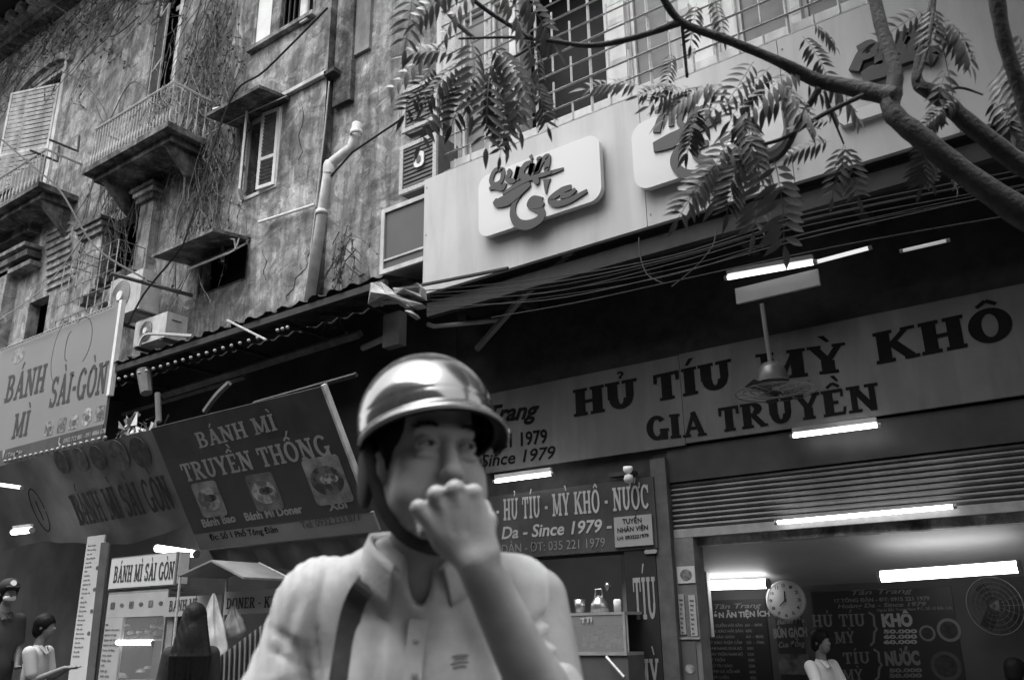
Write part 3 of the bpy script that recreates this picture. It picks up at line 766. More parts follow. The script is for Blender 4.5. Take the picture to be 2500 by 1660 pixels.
def ac_rack(label, px0, py_t, py_b, px1, Y, nsl, logo, frame_m, solid=False):
    x0 = hx(px0, (py_t + py_b) / 2, Y); x1 = hx(px1, py_t, Y); z1 = hz(px0, py_t, Y); z0 = hz(px0, py_b, Y)
    t = thing('air_conditioner', label, 'air conditioner', (x0, Y + .3, z0), 'air conditioners stacked beside the white fascia')
    f = .07
    m = MB(); m.box(x0, x0 + f, Y - .03, Y + .02, z0, z1); m.box(x1 - f, x1, Y - .03, Y + .02, z0, z1); m.box(x0 + f, x1 - f, Y - .03, Y + .02, z1 - f, z1); m.box(x0 + f, x1 - f, Y - .03, Y + .02, z0, z0 + f)
    m.build('casing_frame', frame_m, t)
    MB().box(x0 + .01, x1 - .01, Y + .021, Y + .5, z0 + .01, z1 - .01).build('casing', acd if not solid else greym, t)
    if solid:
        MB().box(x0 + f, x1 - f, Y + .0, Y + .018, z0 + f, z1 - f).build('front_panel', M('panel_dark', .09, .35, .1, 2), t)
        MB().box(x0 + f, x1 - f, Y - .02, Y - .001, z0 + .2, z0 + .23).build('front_rail', frame_m, t)
    for i in range(nsl):
        z = z0 + f + (z1 - z0 - 2 * f) * (i + .5) / nsl
        MB().box(x0 + f, x1 - f, Y - .015, Y + .018, z - .012, z + .03).build('slat', acd, t)
    if logo:
        cx, cz = x0 + .42, (z0 + z1) / 2 + .05
        MB().prism(FP(Y - .03), rrect(cx - .1, cz - .13, cx + .1, cz + .13, .07), 0.002, .02).build('badge', white, t)
        MB().prism(FP(Y - .052), rrect(cx - .04, cz - .06, cx + .04, cz + .06, .03), 0, .01).build('badge', acd, t)
    return t
ac_rack('topmost slatted air conditioner of the stack behind the leaves', 985, 225, 328, 1070, 9.0, 9, False, ironl)
ac_rack('slatted air conditioner with a pale square badge beside the white fascia', 978, 362, 478, 1068, 8.8, 10, True, ironl)
ac_rack('lowest large air conditioner with plain dark front in a white frame', 932, 516, 672, 1085, 8.6, 0, False, acm, True)

# ------------------------------------------------------------------ right building: upper floor windows behind a grille
Yg = 9.3; PG = FP(Yg)
nb = thing('shop_building', 'pale rendered shop building with tall grilled windows above the white fascia', 'building', (-3, Yg, .13))
ZF1 = hz(1500, 256, 8.4); ZF0 = hz(1636, 537, 8.4)
XN0 = hx(1063, 300, Yg); XN1 = 4.0
ZS = hz(1200, 388, Yg)
zt = hz(1500, -150, Yg)
op = [(hx(1125, 330, Yg), hx(1185, 310, Yg)), (hx(1200, 300, Yg), hx(1252, 280, Yg)), (hx(1272, 250, Yg), hx(1482, 150, Yg)), (hx(1545, 180, Yg), hx(1640, 120, Yg)), (hx(1755, 90, Yg), hx(1800, 80, Yg)), (hx(1802, 80, Yg), hx(1925, 50, Yg)), (hx(1962, 40, Yg), hx(2105, 0, Yg)), (hx(2170, 10, Yg), hx(2330, -30, Yg)), (hx(2400, -30, Yg), hx(2600, -60, Yg))]
holes = [(a, c, ZS + .12, zt) for a, c in op]
wall_holes('wall', XN0, XN1, ZF0 + .1, zt + 2.5, holes, Yg, M('pale_wall', .5, .7, .12, 1.5, streak=.3, bump=.1), nb, .3)
MB().box(XN0, XN1, Yg + .5, Yg + .7, ZF0 + .1, zt + 2.5).build('inner_wall', black, nb)
for k, (a, c) in enumerate(op):
    if k == 2: continue
    wf = frame_mb(a, c, ZS + .12, zt, Yg + .1, .045).build('window', white, nb)
    MB().quad((a + .04, Yg + .09, ZS + .16), (c - .04, Yg + .09, ZS + .16), (c - .04, Yg + .09, zt), (a + .04, Yg + .09, zt)).build('pane', M('pane_grey', .16, .2, .15, 1.2, spec=.5) if k != 4 else curtain, wf)
x = hx(1262, 300, Yg); MB().box(x - .05, x + .07, Yg - .1, Yg - .001, ZS, zt).build('window_post', white, nb)
for px, ww, m_ in ((1512, .3, white), (1492, .1, cream), (1690, .2, white), (1725, .26, curtain), (1945, .12, white), (2135, .2, white)):
    x = hx(px, 150 if px < 1800 else 30, Yg); MB().box(x - ww / 2, x + ww / 2, Yg - .06 - ww * .05, Yg - .001, ZS + .05, zt).build('window_post', m_, nb)
    if m_ is white:
        for k in range(14): MB().box(x - ww / 2 + .01, x + ww / 2 - .01, Yg - .065 - ww * .05, Yg - .061 - ww * .05, ZS + .3 + k * .34, ZS + .4 + k * .34).build('worn_band', cream, nb)
MB().box(XN0, XN1, Yg - .18, Yg - .002, ZS - .02, ZS + .1).build('sill', white, nb)
MB().box(XN0, XN1, Yg - .12, Yg - .002, ZS - .09, ZS - .025).build('sill', greym, nb)
gr = thing('window_grille', 'welded iron grille of staggered bars across the upper windows', 'grille', (-4.5, Yg - .3, ZS))
Yr = Yg - .32; gx0, gx1 = hx(1075, 330, Yr), hx(2120, 20, Yr)
barsx = []; x = gx0; rr = random.Random(4)
stepz = .3; n = int((gx1 - gx0) / .29)
for j in range(14):
    z = ZS - .15 + j * stepz
    MB().tube([(gx0, Yr, z), (gx1, Yr, z)], .017 if j % 2 else .02, 4).build('bar', ironl, gr)
for i in range(n + 1):
    x = gx0 + (gx1 - gx0) * i / n
    if i % 3 == 0: MB().tube([(x, Yr + .02, ZS - .4), (x, Yr + .02, ZS + 4.2)], .024, 4).build('bar', M('grille_paint', .5, .6, .2, 20), gr)
    else:
        for j in range(-1, 13):
            if (i + j) % 2: continue
            z = ZS - .15 + j * stepz; MB().tube([(x, Yr, z + stepz * .1), (x, Yr, z + stepz * (1.5 if (i * j) % 3 else 1.0))], .018, 4).build('bar', M('grille_paint', .5), gr)

# ------------------------------------------------------------------ white fascia with rounded plates
YF = 8.4; PFa = FP(YF)
XF0 = hx(1034, 560, YF)
fs = thing('shop_fascia', 'long blank white fascia board running above the noodle shop', 'fascia', (-4, YF, ZF0))
joints = [XF0, hx(1580, 540, YF), hx(1935, 400, YF), hx(2330, 250, YF), 1.2, 3.0]
for i in range(len(joints) - 1):
    MB().box(joints[i] + .004, joints[i + 1] - .004, YF, YF + .06, ZF0, ZF1).build('panel', whiteg, fs)
for x in joints[:-1]:
    for q in (.08, .5, .92):
        MB().prism(PFa, arc(x + .05, ZF0 + (ZF1 - ZF0) * q, .011, .011, 0, 360, 8)[:-1], .001, .006).build('screw', greym, fs)
MB().box(XF0, 3, YF + .061, YF + .12, ZF0 + .02, ZF1 - .02).build('backing', greym, fs)
MB().box(XF0 - .0, XF0 + .03, YF + .125, Yg - .2, ZF0 + .02, ZF1 - .03).build('side_panel', greym, fs)
def plate_sign(label, px0, pyt, px1, pyb, r=.17):
    a = PFa.hit(px0, pyb); c = PFa.hit(px1, pyt)
    t = thing('shop_sign', label, 'sign', PFa.pt(a[0], a[1]))
    MB().prism(PFa, rrect(a[0], a[1], c[0], c[1], r, 8), .05, .13).build('plate', plate, t)
    MB().prism(PFa, rrect(a[0] + .1, a[1] + .1, c[0] - .1, c[1] - .1, r * .6, 8), .001, .05).build('spacer', greym, t)
    return t
t1 = plate_sign('white rounded plate sign lettered Quán Tộc in dark brush script', 1183, 334, 1474, 592)
Pq = Pl((0, YF - .13, 0), (1, 0, 0), (0, 0, 1))
def bpx(x, y): return Pq.hit(1100 + x * 400 / 2163, 330 + y * 400 / 2163)
def brush(parent, pts, ws, name='letter', th=.016, off=0.0, mat=letd, h0=.002):
    P = [bpx(*p) for p in pts]; k = .0052 * .185 
    # resample smoothly
    out, wo = [], []
    for i in range(len(P) - 1):
        p0, p1, p2, p3 = P[max(i - 1, 0)], P[i], P[i + 1], P[min(i + 2, len(P) - 1)]
        for q in range(5):
            t = q / 5
            f = lambda a, b_, c_, d: .5 * (2 * b_ + (c_ - a) * t + (2 * a - 5 * b_ + 4 * c_ - d) * t * t + (3 * b_ - a - 3 * c_ + d) * t ** 3)
            out.append((f(p0[0], p1[0], p2[0], p3[0]), f(p0[1], p1[1], p2[1], p3[1]))); wo.append(ws[i] * (1 - t) + ws[i + 1] * t)
    out.append(P[-1]); wo.append(ws[-1])
    m = MB(); L, R = [], []
    n = len(out)
    for i in range(n):
        x0, y0 = out[max(i - 1, 0)]; x1, y1 = out[min(i + 1, n - 1)]
        dx, dy = x1 - x0, y1 - y0; l = math.hypot(dx, dy) or 1; w2 = wo[i] * .00105 / 2
        L.append((out[i][0] - dy / l * w2, out[i][1] + dx / l * w2)); R.append((out[i][0] + dy / l * w2, out[i][1] - dx / l * w2))
    for i in range(n - 1): m.prism(Pq, [L[i], R[i], R[i + 1], L[i + 1]], h0, h0 + th + off)
    return m.build(name, mat, parent)
def quan(parent, dx=0, dy=0, sc=1.0):
    T = lambda pts: [(x * sc + dx, y * sc + dy) for x, y in pts]
    Wm = lambda ws: [w * sc * 1.3 for w in ws]
    brush(parent, T([(700, 460), (600, 470), (545, 590), (580, 660), (670, 620), (700, 520), (690, 450)]), Wm([40, 50, 52, 50, 45, 50, 45]))
    brush(parent, T([(520, 715), (600, 690), (690, 700), (735, 640)]), Wm([30, 60, 70, 30]), off=.002)
    brush(parent, T([(765, 470), (790, 500), (760, 590), (850, 600), (905, 420), (880, 560), (915, 590)]), Wm([40, 55, 55, 55, 50, 60, 30]), off=.001)
    brush(parent, T([(1085, 370), (1000, 400), (945, 500), (970, 560), (1050, 520), (1090, 380), (1065, 500), (1105, 530)]), Wm([40, 60, 60, 60, 60, 55, 55, 25]), off=.003)
    brush(parent, T([(1062, 275), (1085, 325)]), Wm([38, 26]))
    brush(parent, T([(1145, 330), (1190, 330), (1140, 500), (1200, 370), (1290, 290), (1285, 400), (1270, 460), (1305, 440)]), Wm([25, 55, 55, 60, 60, 60, 55, 25]), off=.004)
quan(t1)
def toc(parent, T=lambda p: p):
    brush(parent, T([(590, 870), (640, 900), (760, 860), (900, 760), (1060, 650)]), [60, 130, 170, 150, 60], off=.005)
    brush(parent, T([(700, 790), (900, 660), (1100, 570), (1240, 530), (1340, 500)]), [40, 60, 50, 60, 40], off=.008)
    brush(parent, T([(1150, 555), (1330, 505), (1495, 450)]), [30, 60, 30], off=.0005)
    brush(parent, T([(1110, 580), (1150, 620), (1150, 660)]), [50, 80, 50], off=.012)
    brush(parent, T([(930, 760), (850, 900), (830, 1050), (900, 1170), (1040, 1190), (1190, 1110), (1200, 1010), (1100, 960), (1050, 920), (1100, 850), (1220, 860)]), [90, 70, 90, 120, 130, 110, 100, 80, 80, 90, 60])
    brush(parent, T([(1080, 930), (1170, 910), (1230, 940)]), [110, 130, 60], off=.003)
    brush(parent, T([(1280, 590), (1270, 680), (1270, 780)]), [110, 60, 10], off=.001)
    brush(parent, T([(1600, 690), (1480, 740), (1340, 840), (1340, 890), (1430, 915), (1600, 860), (1810, 740)]), [60, 90, 80, 80, 85, 75, 45], off=.002)
    brush(parent, T([(1460, 820), (1580, 790), (1660, 720)]), [70, 70, 50], off=.006)
toc(t1)
t2 = plate_sign('white rounded plate sign with brush lettering half hidden behind the leaves', 1563, 188, 1905, 480, .2)
sh = lambda pts: [(x * 1.25 + 2000 - 550, y * 1.2 - 1180) for x, y in pts]
# second plate: letters seen as "Ph..." and a large stroke
def S2(pts): return [((px - 1100) * 2163 / 400, (py - 330) * 2163 / 400) for px, py in pts]
brush(t2, S2([(1600, 275), (1632, 268)]), [50, 60]); brush(t2, S2([(1604, 325), (1612, 295), (1622, 275)]), [90, 80, 50], off=.002)
brush(t2, S2([(1640, 278), (1640, 310)]), [70, 60]); brush(t2, S2([(1670, 270), (1660, 300), (1680, 308), (1690, 262)]), [60, 70, 60, 60])
brush(t2, S2([(1700, 262), (1698, 300)]), [60, 60]); brush(t2, S2([(1700, 275), (1725, 262), (1728, 290)]), [50, 60, 60], off=.002)
brush(t2, S2([(1597, 362), (1640, 345), (1700, 315), (1760, 290)]), [120, 190, 150, 60], off=.005)
brush(t2, S2([(1690, 330), (1655, 370), (1648, 400), (1670, 425), (1710, 425), (1735, 400), (1705, 385), (1700, 362), (1730, 350)]), [90, 90, 100, 110, 110, 100, 90, 100, 70])
brush(t2, S2([(1760, 350), (1800, 330), (1840, 300)]), [80, 100, 50]); brush(t2, S2([(1760, 375), (1800, 375), (1850, 330)]), [90, 90, 40])
t3 = thing('shop_sign', 'large raised dark letters Phở and brush stroke on the fascia at upper right', 'sign', PFa.pt(-1.5, ZF0 + .9))
for pts, ws, of in (([(2080, 165), (2095, 130), (2110, 100)], [110, 100, 60], 0), ([(2088, 112), (2120, 98), (2130, 120), (2095, 138)], [60, 80, 80, 50], .002), ([(2140, 150), (2142, 95)], [80, 80], 0), ([(2142, 120), (2165, 100), (2170, 125)], [60, 80, 60], .002), ([(2205, 70), (2190, 105), (2215, 112), (2232, 80), (2205, 68)], [90, 100, 100, 90, 60], .001), ([(2222, 70), (2238, 48)], [60, 50], .003),
                    ([(2100, 182), (2150, 160), (2200, 135), (2290, 108)], [120, 190, 100, 60], 0), ([(2185, 145), (2230, 128), (2280, 138)], [80, 110, 90], .004)):
    brush(t3, S2(pts), ws, off=of, h0=-.125, th=.06)
t4 = thing('shop_sign', 'small white rounded plate partly behind the branch on the fascia', 'sign', PFa.pt(-1.9, ZF0 + .6))
a = PFa.hit(2052, 318); c = PFa.hit(2168, 250); MB().prism(PFa, rrect(a[0], a[1], c[0], c[1], min(.16, (c[1] - a[1]) * .42), 8), .002, .07).build('plate', plate, t4)

# ------------------------------------------------------------------ canopy void between fascia and shop front
nb2 = thing('noodle_shop', 'dark recessed front of the noodle shop under the overhanging fascia', 'shop', (-2, YW, .13))
ZHT, ZHB = hz(1530, 897), hz(1368, 1132)
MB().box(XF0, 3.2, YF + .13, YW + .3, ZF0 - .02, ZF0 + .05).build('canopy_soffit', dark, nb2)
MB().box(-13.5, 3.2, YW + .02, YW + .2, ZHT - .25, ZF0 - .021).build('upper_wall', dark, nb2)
for px in (1290, 1600, 1850, 2150): x = hx(px, 760, 9.3); MB().box(x - .05, x + .05, YF + .2, YW, ZF0 - .22, ZF0 - .021).build('beam', M('dark_beam', .035, .7, .3, 5), nb2)
MB().box(XF0, 3.2, YF + .1, YF + .2, ZF0 - .3, ZF0 - .1).build('beam', M('dark_beam', .05), nb2)
XD0, XD1 = hx(1698, 1400), 1.6
ZH = hz(1700, 1330); ZRT = hz(1700, 1172)
XP0, XP1 = hx(1612, 1400), hx(1650, 1400)       # metal door post
# wall beside the openings
MB().box(XP1 + .002, XD0, YW, YW + .25, .13, hz(2000, 1262) - .105).build('door_jamb', M('jamb', .12, .7, .3, 4, bump=.2), nb2)
MB().box(XP0, XP1, YW - .08, YW + .2, .13, ZHB - .12).build('door_post', M('post_metal', .07, .5, .3, 6), nb2)
MB().box(XP1 + .003, XD1, YW - .02, YW + .2, ZRT + .003, ZHB - .01).build('shutter_box', M('dark_housing', .03, .5, .3, 3), nb2)
# roller shutter, partly lowered
rs = thing('roller_shutter', 'half raised corrugated metal roller shutter over the lit shop opening', 'shutter', (-2, YW + .05, ZH))
ns = 9
zsb = hz(2000, 1262)
for i in range(ns):
    za = zsb + (ZRT - zsb) * i / ns; zc = zsb + (ZRT - zsb) * (i + 1) / ns
    pl = Pl((XP1 + .01, 0, 0), (0, 1, 0), (0, 0, 1)); hh = zc - za
    m = MB(); pr = [(YW + .1, 0), (YW + .02, .12), (YW + .0, .5), (YW + .02, .88), (YW + .1, 1)]
    for q in range(4): m.quad((XP1 + .01, pr[q][0], za + hh * pr[q][1]), (XD1, pr[q][0], za + hh * pr[q][1]), (XD1, pr[q + 1][0], za + hh * pr[q + 1][1]), (XP1 + .01, pr[q + 1][0], za + hh * pr[q + 1][1]))
    m.build('slat', M('shutter_metal', .11, .5, .2, 3, spec=.4, streak=.2), rs)
MB().box(XP1 + .01, XD1, YW + .0, YW + .1, zsb - .1, zsb - .003).build('bottom_bar', greym, rs)
MB().box(XP1 + .01, XD1, YW + .12, YW + .3, ZH, zsb - .003).build('lintel', M('worn_lintel', .3, .8, .4, 6, dirt=.3), nb2)
# interior: sloping soffit, back wall, side walls, floor
ZM0_ = hz(1400, 1352, YW - .1); YB_ = 11.6; XQ = hx(1696, 1500, 11.6); ZC2 = CAM.z + ray(2000, 1427).z / ray(2000, 1427).y * YB_
m = MB(); m.hexa([(XQ, YW + .31, ZH + .02), (XD1 + .5, YW + .31, ZH + .02), (XD1 + .5, YB_, ZC2), (XQ, YB_, ZC2), (XQ, YW + .31, ZH + .2), (XD1 + .5, YW + .31, ZH + .2), (XD1 + .5, YB_, ZC2 + .2), (XQ, YB_, ZC2 + .2)]); m.build('ceiling', room, nb2)
MB().box(XP1 - 4, XD1 + .5, YB_, YB_ + .1, .13, ZC2 + .6).build('back_wall', M('back_wall', .07, .7, .2, 1.5), nb2)
MB().box(XQ - .12, XQ, YW + .31, YB_, .13, ZH + .4).build('side_wall', room, nb2)
MB().box(XD1 + .3, XD1 + .4, YW + .31, YB_, .13, ZH + .4).build('side_wall', room, nb2)
MB().box(XP1, XD1, YW, YB_, .131, .15).build('shop_floor', paving, nb2)
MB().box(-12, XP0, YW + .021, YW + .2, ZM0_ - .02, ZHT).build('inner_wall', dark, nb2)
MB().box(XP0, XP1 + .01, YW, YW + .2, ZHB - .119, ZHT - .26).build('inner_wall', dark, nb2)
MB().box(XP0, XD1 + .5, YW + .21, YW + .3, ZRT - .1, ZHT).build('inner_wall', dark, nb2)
MB().box(-12, XD1 + .9, YW + .31, 12.2, 2.95, 3.05).build('added_unseen_slab', dark, nb2)  # unseen slab added to keep sky light out of the shop
MB().box(-12, XD1 + .9, YB_ + .3, YB_ + .4, .13, 2.95).build('rear_wall', dark, nb2)
# left opening behind the rider
XL0 = hx(1180, 1400); XS0, XS1 = hx(1535, 1400), hx(1608, 1400)
MB().box(-9, XL0, YW, YW + .2, .13, ZHT).build('side_wall', M('jamb', .12), nb2)
m = MB(); m.box(XL0, XS0, 10.7, 10.8, .13, 1.36); m.build('dark_counter_wall', black, nb2)
ZX = CAM.z + ray(1420, 1370).z / ray(1420, 1370).y * 9.5
MB().box(XL0, XP0, YW + .2, 10.75, ZX + .35, ZX + .4).build('ceiling', room, nb2)
MB().box(XL0, XP0, 10.81, 10.9, 1.2, ZX + .4).build('back_wall', M('lit_wall', .5, .7, .1, 1.5), nb2)

# ------------------------------------------------------------------ the long shop sign
Pn = Pl((0, YW - .06, 0), (1, 0, 0), (0, 0, 1))
hs = thing('shop_sign', 'long grey sign reading HỦ TÍU MỲ KHÔ GIA TRUYỀN', 'sign', (-2, YW, ZHB))
x0 = hx(1185, 1050, YW - .06)
xj = hx(1663, 950, YW - .06); xk = hx(1570, 1080, YW - .06)
MB().box(x0, xj - .003, YW - .06, YW - .01, ZHB, ZHT).build('panel', signg, hs)
MB().box(xj + .003, 3, YW - .06, YW - .01, ZHB + .02, ZHT + .01).build('panel', signg, hs)
def slab_px(parent, txt, pl, bl, br, cap_px, mat=ink, name='lettering', **k):
    a = pl.hit(*bl); c = pl.hit(*br); top = pl.hit(bl[0], bl[1] - cap_px)
    return slab_text(name, txt, pl, a, c, top[1] - a[1], mat, parent, **k)
K_ = 1.5
slab_px(hs, 'HỦ', Pn, (1403, 1018), (1562, 990), 66)
slab_px(hs, 'TÍU', Pn, (1597, 982), (1795, 943), 66)
slab_px(hs, 'MỲ', Pn, (1855, 932), (2080, 905), 68)
slab_px(hs, 'KHÔ', Pn, (2143, 890), (2490, 822), 78)
slab_px(hs, 'GIA', Pn, (1578, 1076), (1730, 1062), 58)
slab_px(hs, 'TRUYỀN', Pn, (1757, 1056), (2155, 998), 60)
K_ = 1.0
def sans_px(parent, txt, pl, bl, br, cap_px, mat=ink, name='lettering', **k):
    a = pl.hit(*bl); c = pl.hit(*br); top = pl.hit(bl[0], bl[1] - cap_px)
    return sans(name, txt, pl, a, c, top[1] - a[1], mat, parent, **k)
sans_px(hs, 'Tân Trang', Pn, (1105, 1040), (1318, 1018), 40, shear=.4, bold=.03)
sans_px(hs, '0165 221 1979', Pn, (1130, 1104), (1337, 1080), 32, bold=.025)
sans_px(hs, 'Since 1979', Pn, (1175, 1140), (1357, 1118), 30, shear=.2)
# lower dark sign
Pm = Pl((0, YW - .1, 0), (1, 0, 0), (0, 0, 1))
ms = thing('shop_sign', 'dark sign reading HỦ TÍU - MỲ KHÔ - NƯỚC above the side window', 'sign', (-4, YW - .1, 2))
ZM1, ZM0 = hz(1400, 1187, YW - .1), hz(1400, 1352, YW - .1)
MB().box(hx(1150, 1250, YW - .1), hx(1600, 1250, YW - .1), YW - .1, YW - .01, ZM0, ZM1).build('panel', signd, ms)
slab_px(ms, '- HỦ TÍU - MỲ KHÔ - NƯỚC', Pm, (1212, 1272), (1588, 1240), 52, inkp)
sans_px(ms, 'Da - Since 1979 -', Pm, (1225, 1315), (1495, 1296), 30, inkp, shear=.2, bold=.02)
sans_px(ms, 'DẢN - ĐT: 035 221 1979', Pm, (1226, 1350), (1478, 1334), 22, M('ink_mid', .15), bold=.0)
Pp = Pl((0, YW - .125, 0), (1, 0, 0), (0, 0, 1))
pn = thing('paper_notice', 'white paper job notice stuck on the right end of the dark sign', 'notice', (-3.9, YW - .13, 2.2))
a = Pp.hit(1502, 1336); c = Pp.hit(1590, 1254); MB().box(a[0], c[0], YW - .125, YW - .112, a[1], c[1]).build('sheet', M('notice_paper', .22, .8, .05), pn)
sans_px(pn, 'TUYỂN', Pp, (1520, 1278), (1567, 1275), 12, ink); sans_px(pn, 'NHÂN VIÊN', Pp, (1508, 1300), (1582, 1292), 12, ink); sans_px(pn, 'LH: 0935221979', Pp, (1508, 1318), (1584, 1310), 9, ink)
MB().box(hx(1500, 1170), hx(1560, 1170), YW - .14, YW - .02, ZM1 + .05, ZM1 + .1).build('ledge', M('dark_beam', .05), nb2)
cm = thing('security_camera', 'small white dome security camera above the dark sign', 'camera', at(1535, 1175, 9.3))
MB().lathe(at(1533, 1145, 9.3), [(.0, .03), (.055, .03), (.06, 0), (.05, -.03), (.03, -.05), (0, -.05)], 16).build('mount', white, cm, True)
MB().lathe(at(1535, 1168, 9.28), [(.0, .06), (.045, .04), (.062, 0), (.05, -.04), (0, -.062)], 16).build('dome', M('lamp_white', .5), cm, True)
# vertical sign
vs = thing('vertical_sign', 'narrow black vertical sign with pale letters TÍU and MỲ beside the door post', 'sign', (XS0, YW, .2))
MB().box(XS0, XP0 - .004, YW - .09, YW + .1, .2, ZM0 - .004).build('panel', black, vs)
Pv = Pl((0, YW - .09, 0), (1, 0, 0), (0, 0, 1))
slab_px(vs, 'TÍU', Pv, (1550, 1512), (1607, 1510), 102, M('ink_mid2', .22)); slab_px(vs, 'MỲ', Pv, (1560, 1700), (1615, 1700), 92, M('ink_mid2', .22))
a = Pv.hit(1575, 1352); c = Pv.hit(1605, 1340); MB().prism(Pv, rrect(a[0], a[1], c[0], c[1], .02, 3), .003, .02).build('badge', greym, vs)
# ------------------------------------------------------------------ tubes
EMT = EM('tube_light', 1.0, 3.0); EMS = EM('tube_light_soft', 1.0, 2.2)
def tube_light(label, A, B, Y, r=.018, mat=None, box=True, up=.05):
    a = at(*A, Y if not isinstance(Y, tuple) else Y[0]); c = at(*B, Y if not isinstance(Y, tuple) else Y[1])
    t = thing('tube_light', label, 'tube light', (a + c) / 2, 'fluorescent tube lights')
    d = (c - a).normalized()
    MB().tube([a, c], r, 10).build('tube', mat or EMT, t, True)
    for p, s in ((a, -1), (c, 1)): MB().tube([p + d * s * .001, p + d * s * .035], r * 1.1, 10).build('end_cap', greym, t)
    if box:
        mm = MB(); n = Vector((0, 0, 1)); o = d.cross(n).normalized() * .025; z = Vector((0, 0, r + up * .2)); z2 = z + Vector((0, 0, up))
        mm.hexa([a - o + z, c - o + z, c + o + z, a + o + z, a - o + z2, c - o + z2, c + o + z2, a + o + z2]); mm.build('fitting', M('light_fitting', .4), t)
    return t
tl = tube_light('bright tube light over the hanging grey panel under the canopy', (1777, 678), (1986, 641), 8.9, .028, EM('tube_canopy', 1, 1.0))
tube_light('dim reflected streak right of the canopy tube, built as a glowing tube', (1992, 640), (2120, 606), 8.95, .022, EM('streak_dim', 1, .22), False)  # no lamp: glowing tube added for the canopy tube's reflected streak
tube_light('faint reflected streak furthest right under the canopy, built as a glowing tube', (2205, 612), (2310, 588), 8.95, .018, EM('streak_faint', 1, .06), False)  # no lamp: second reflected streak, built as a faint glow
tube_light('short bright tube light left of the security camera', (1210, 1175), (1346, 1157), 9.15, .022)
tube_light('bright tube light under the word TRUYỀN', (1937, 1064), (2142, 1038), 9.2, .022)
tube_light('long bright tube light under the roller shutter slats', (1899, 1275), (2326, 1236), 9.4, .022, None, False)
tube_light('thick bright tube light left of the wall clock', (1706, 1429), (1872, 1424), 11.0, .06, None, False)
tube_light('thick bright tube light above the menu board', (2152, 1407), (2484, 1383), 10.15, .06, None, False)
tube_light('short bright tube light at the left edge above the masked vendor', (32, 1299), (76, 1294), 7.3, .045)
tube_light('bright tube light behind the bread cart sign', (384, 1338), (478, 1352), 8.9, .06, None, False)
tube_light('short dim tube light at the left edge under the pale bread sign', (2, 1183), (52, 1190), 7.0, .03, EM('tube_left', 1, .7), False)
tube_light('small tube light inside the glass bread cart', (286, 1568), (371, 1568), 7.9, .03, EM('tube_cart', 1, 4.0), False)
pn2 = MB(); Pk = FP(8.98)
a = Pk.hit(1798, 742); c = Pk.hit(1996, 656); pn2.box(a[0], c[0], 8.98, 9.02, a[1], c[1])
o = pn2.build('hanging_board', M('hanging_panel', .3, .7, .1, 3)); tag(o, 'grey panel hanging under the canopy tube light', 'panel')
o = MB().tube([at(1045, 792, 9.2), at(1060, 797, 9.2), at(1228, 781, 9.2)], .035, 8).build('grey_pipe', M('pipe_grey', .35)); tag(o, 'pale horizontal pipe under the left end of the fascia', 'pipe')
o = MB().tube([at(885, 850, 9.0), at(945, 823, 9.0)], .05, 8).build('grey_pipe', M('pipe_grey', .35)); tag(o, 'short pale pipe end above the slanted dark banner', 'pipe')
o = cable([(1165, 852), (1290, 712), (1395, 612)], [9.3, 8.9, 8.5], .05, greym).build('reflected_bar', M('reflection', .16, .6, .2, 4)); tag(o, 'diagonal grey strut rising to the fascia, car window glare built as a bar', 'reflection')  # grey bar added for a streak reflected in the car window
# sheaf of wires below the fascia
rr = random.Random(8)
for k in range(7):
    y0 = 712 + k * 8 + rr.uniform(-4, 4); y1 = 640 + k * 9 + rr.uniform(-5, 5); y2 = 418 + k * 8 + rr.uniform(-8, 8)
    pts = [(1035, y0), (1330, (y0 + y1) / 2 + 8 - rr.uniform(-10, 12)), (1640, y1 - 20), (1980, y1 - 118 + rr.uniform(-8, 8)), (2560, y2 - 10)]
    o = cable(pts, 8.2 - .02 * k + rr.uniform(0, .1), rr.uniform(.004, .008), cablel).build('electric_wire', M('wire_grey', .04, .6, .3, 9) if k % 3 else rubber)
    tag(o, 'thin electric wire in the sheaf strung below the white fascia', 'wire', 'wires strung below the fascia')
for pts, lab in (([(1560, 580), (1562, 620), (1580, 670), (1620, 692)], 'thin drooping wire loop left of the canopy tube light'), ([(1748, 562), (1740, 600), (1700, 650), (1640, 700)], 'thin hanging wire near the big hanging leaf'), ([(1200, 775), (1400, 740), (1630, 690), (2050, 600), (2500, 520)], 'long taut grey wire crossing the canopy void')):
    o = cable(pts, 8.3, .008, cablel).build('electric_wire', M('wire_grey', .07)); tag(o, lab, 'wire')
o = cable([(600, 790), (730, 745), (930, 712), (1035, 695), (1240, 655)], 8.15, .025, rubber).build('electric_wire', rubber); tag(o, 'thick black cable running along the awning edge to the fascia', 'cable')
# caged fan hanging in front of the sign
fn = thing('hanging_fan', 'hanging round caged fan in front of the long banner sign', 'fan', at(1885, 900, 8.9))
c0 = at(1883, 905, 8.9)
MB().tube([at(1860, 742, 8.9), at(1868, 800, 8.9), c0 + Vector((0, 0, .1))], .025, 8).build('rod', M('fan_wire', .09), fn)
MB().lathe(c0 + Vector((0, 0, -.12)), [(.17, 0), (.165, .05), (.14, .14), (.09, .2), (0, .23)], 20).build('motor_dome', M('fan_dome', .05, .3, .1, 3), fn, True)
MB().lathe(c0 + Vector((0, 0, -.13)), [(.0, 0), (.175, 0), (.175, .02)], 20).build('dome_rim', M('fan_wire', .09), fn)
cg = c0 + Vector((0.03, 0, -.22))
for k in range(5): MB().lathe(cg, [(.1 + .08 * k, -.004 - .02 * (k - 2) ** 2 * .3), (.108 + .08 * k, -.02 * (k - 2) ** 2 * .3), (.1 + .08 * k, .004 - .02 * (k - 2) ** 2 * .3)], 28).build('cage_ring', M('fan_wire', .09), fn)
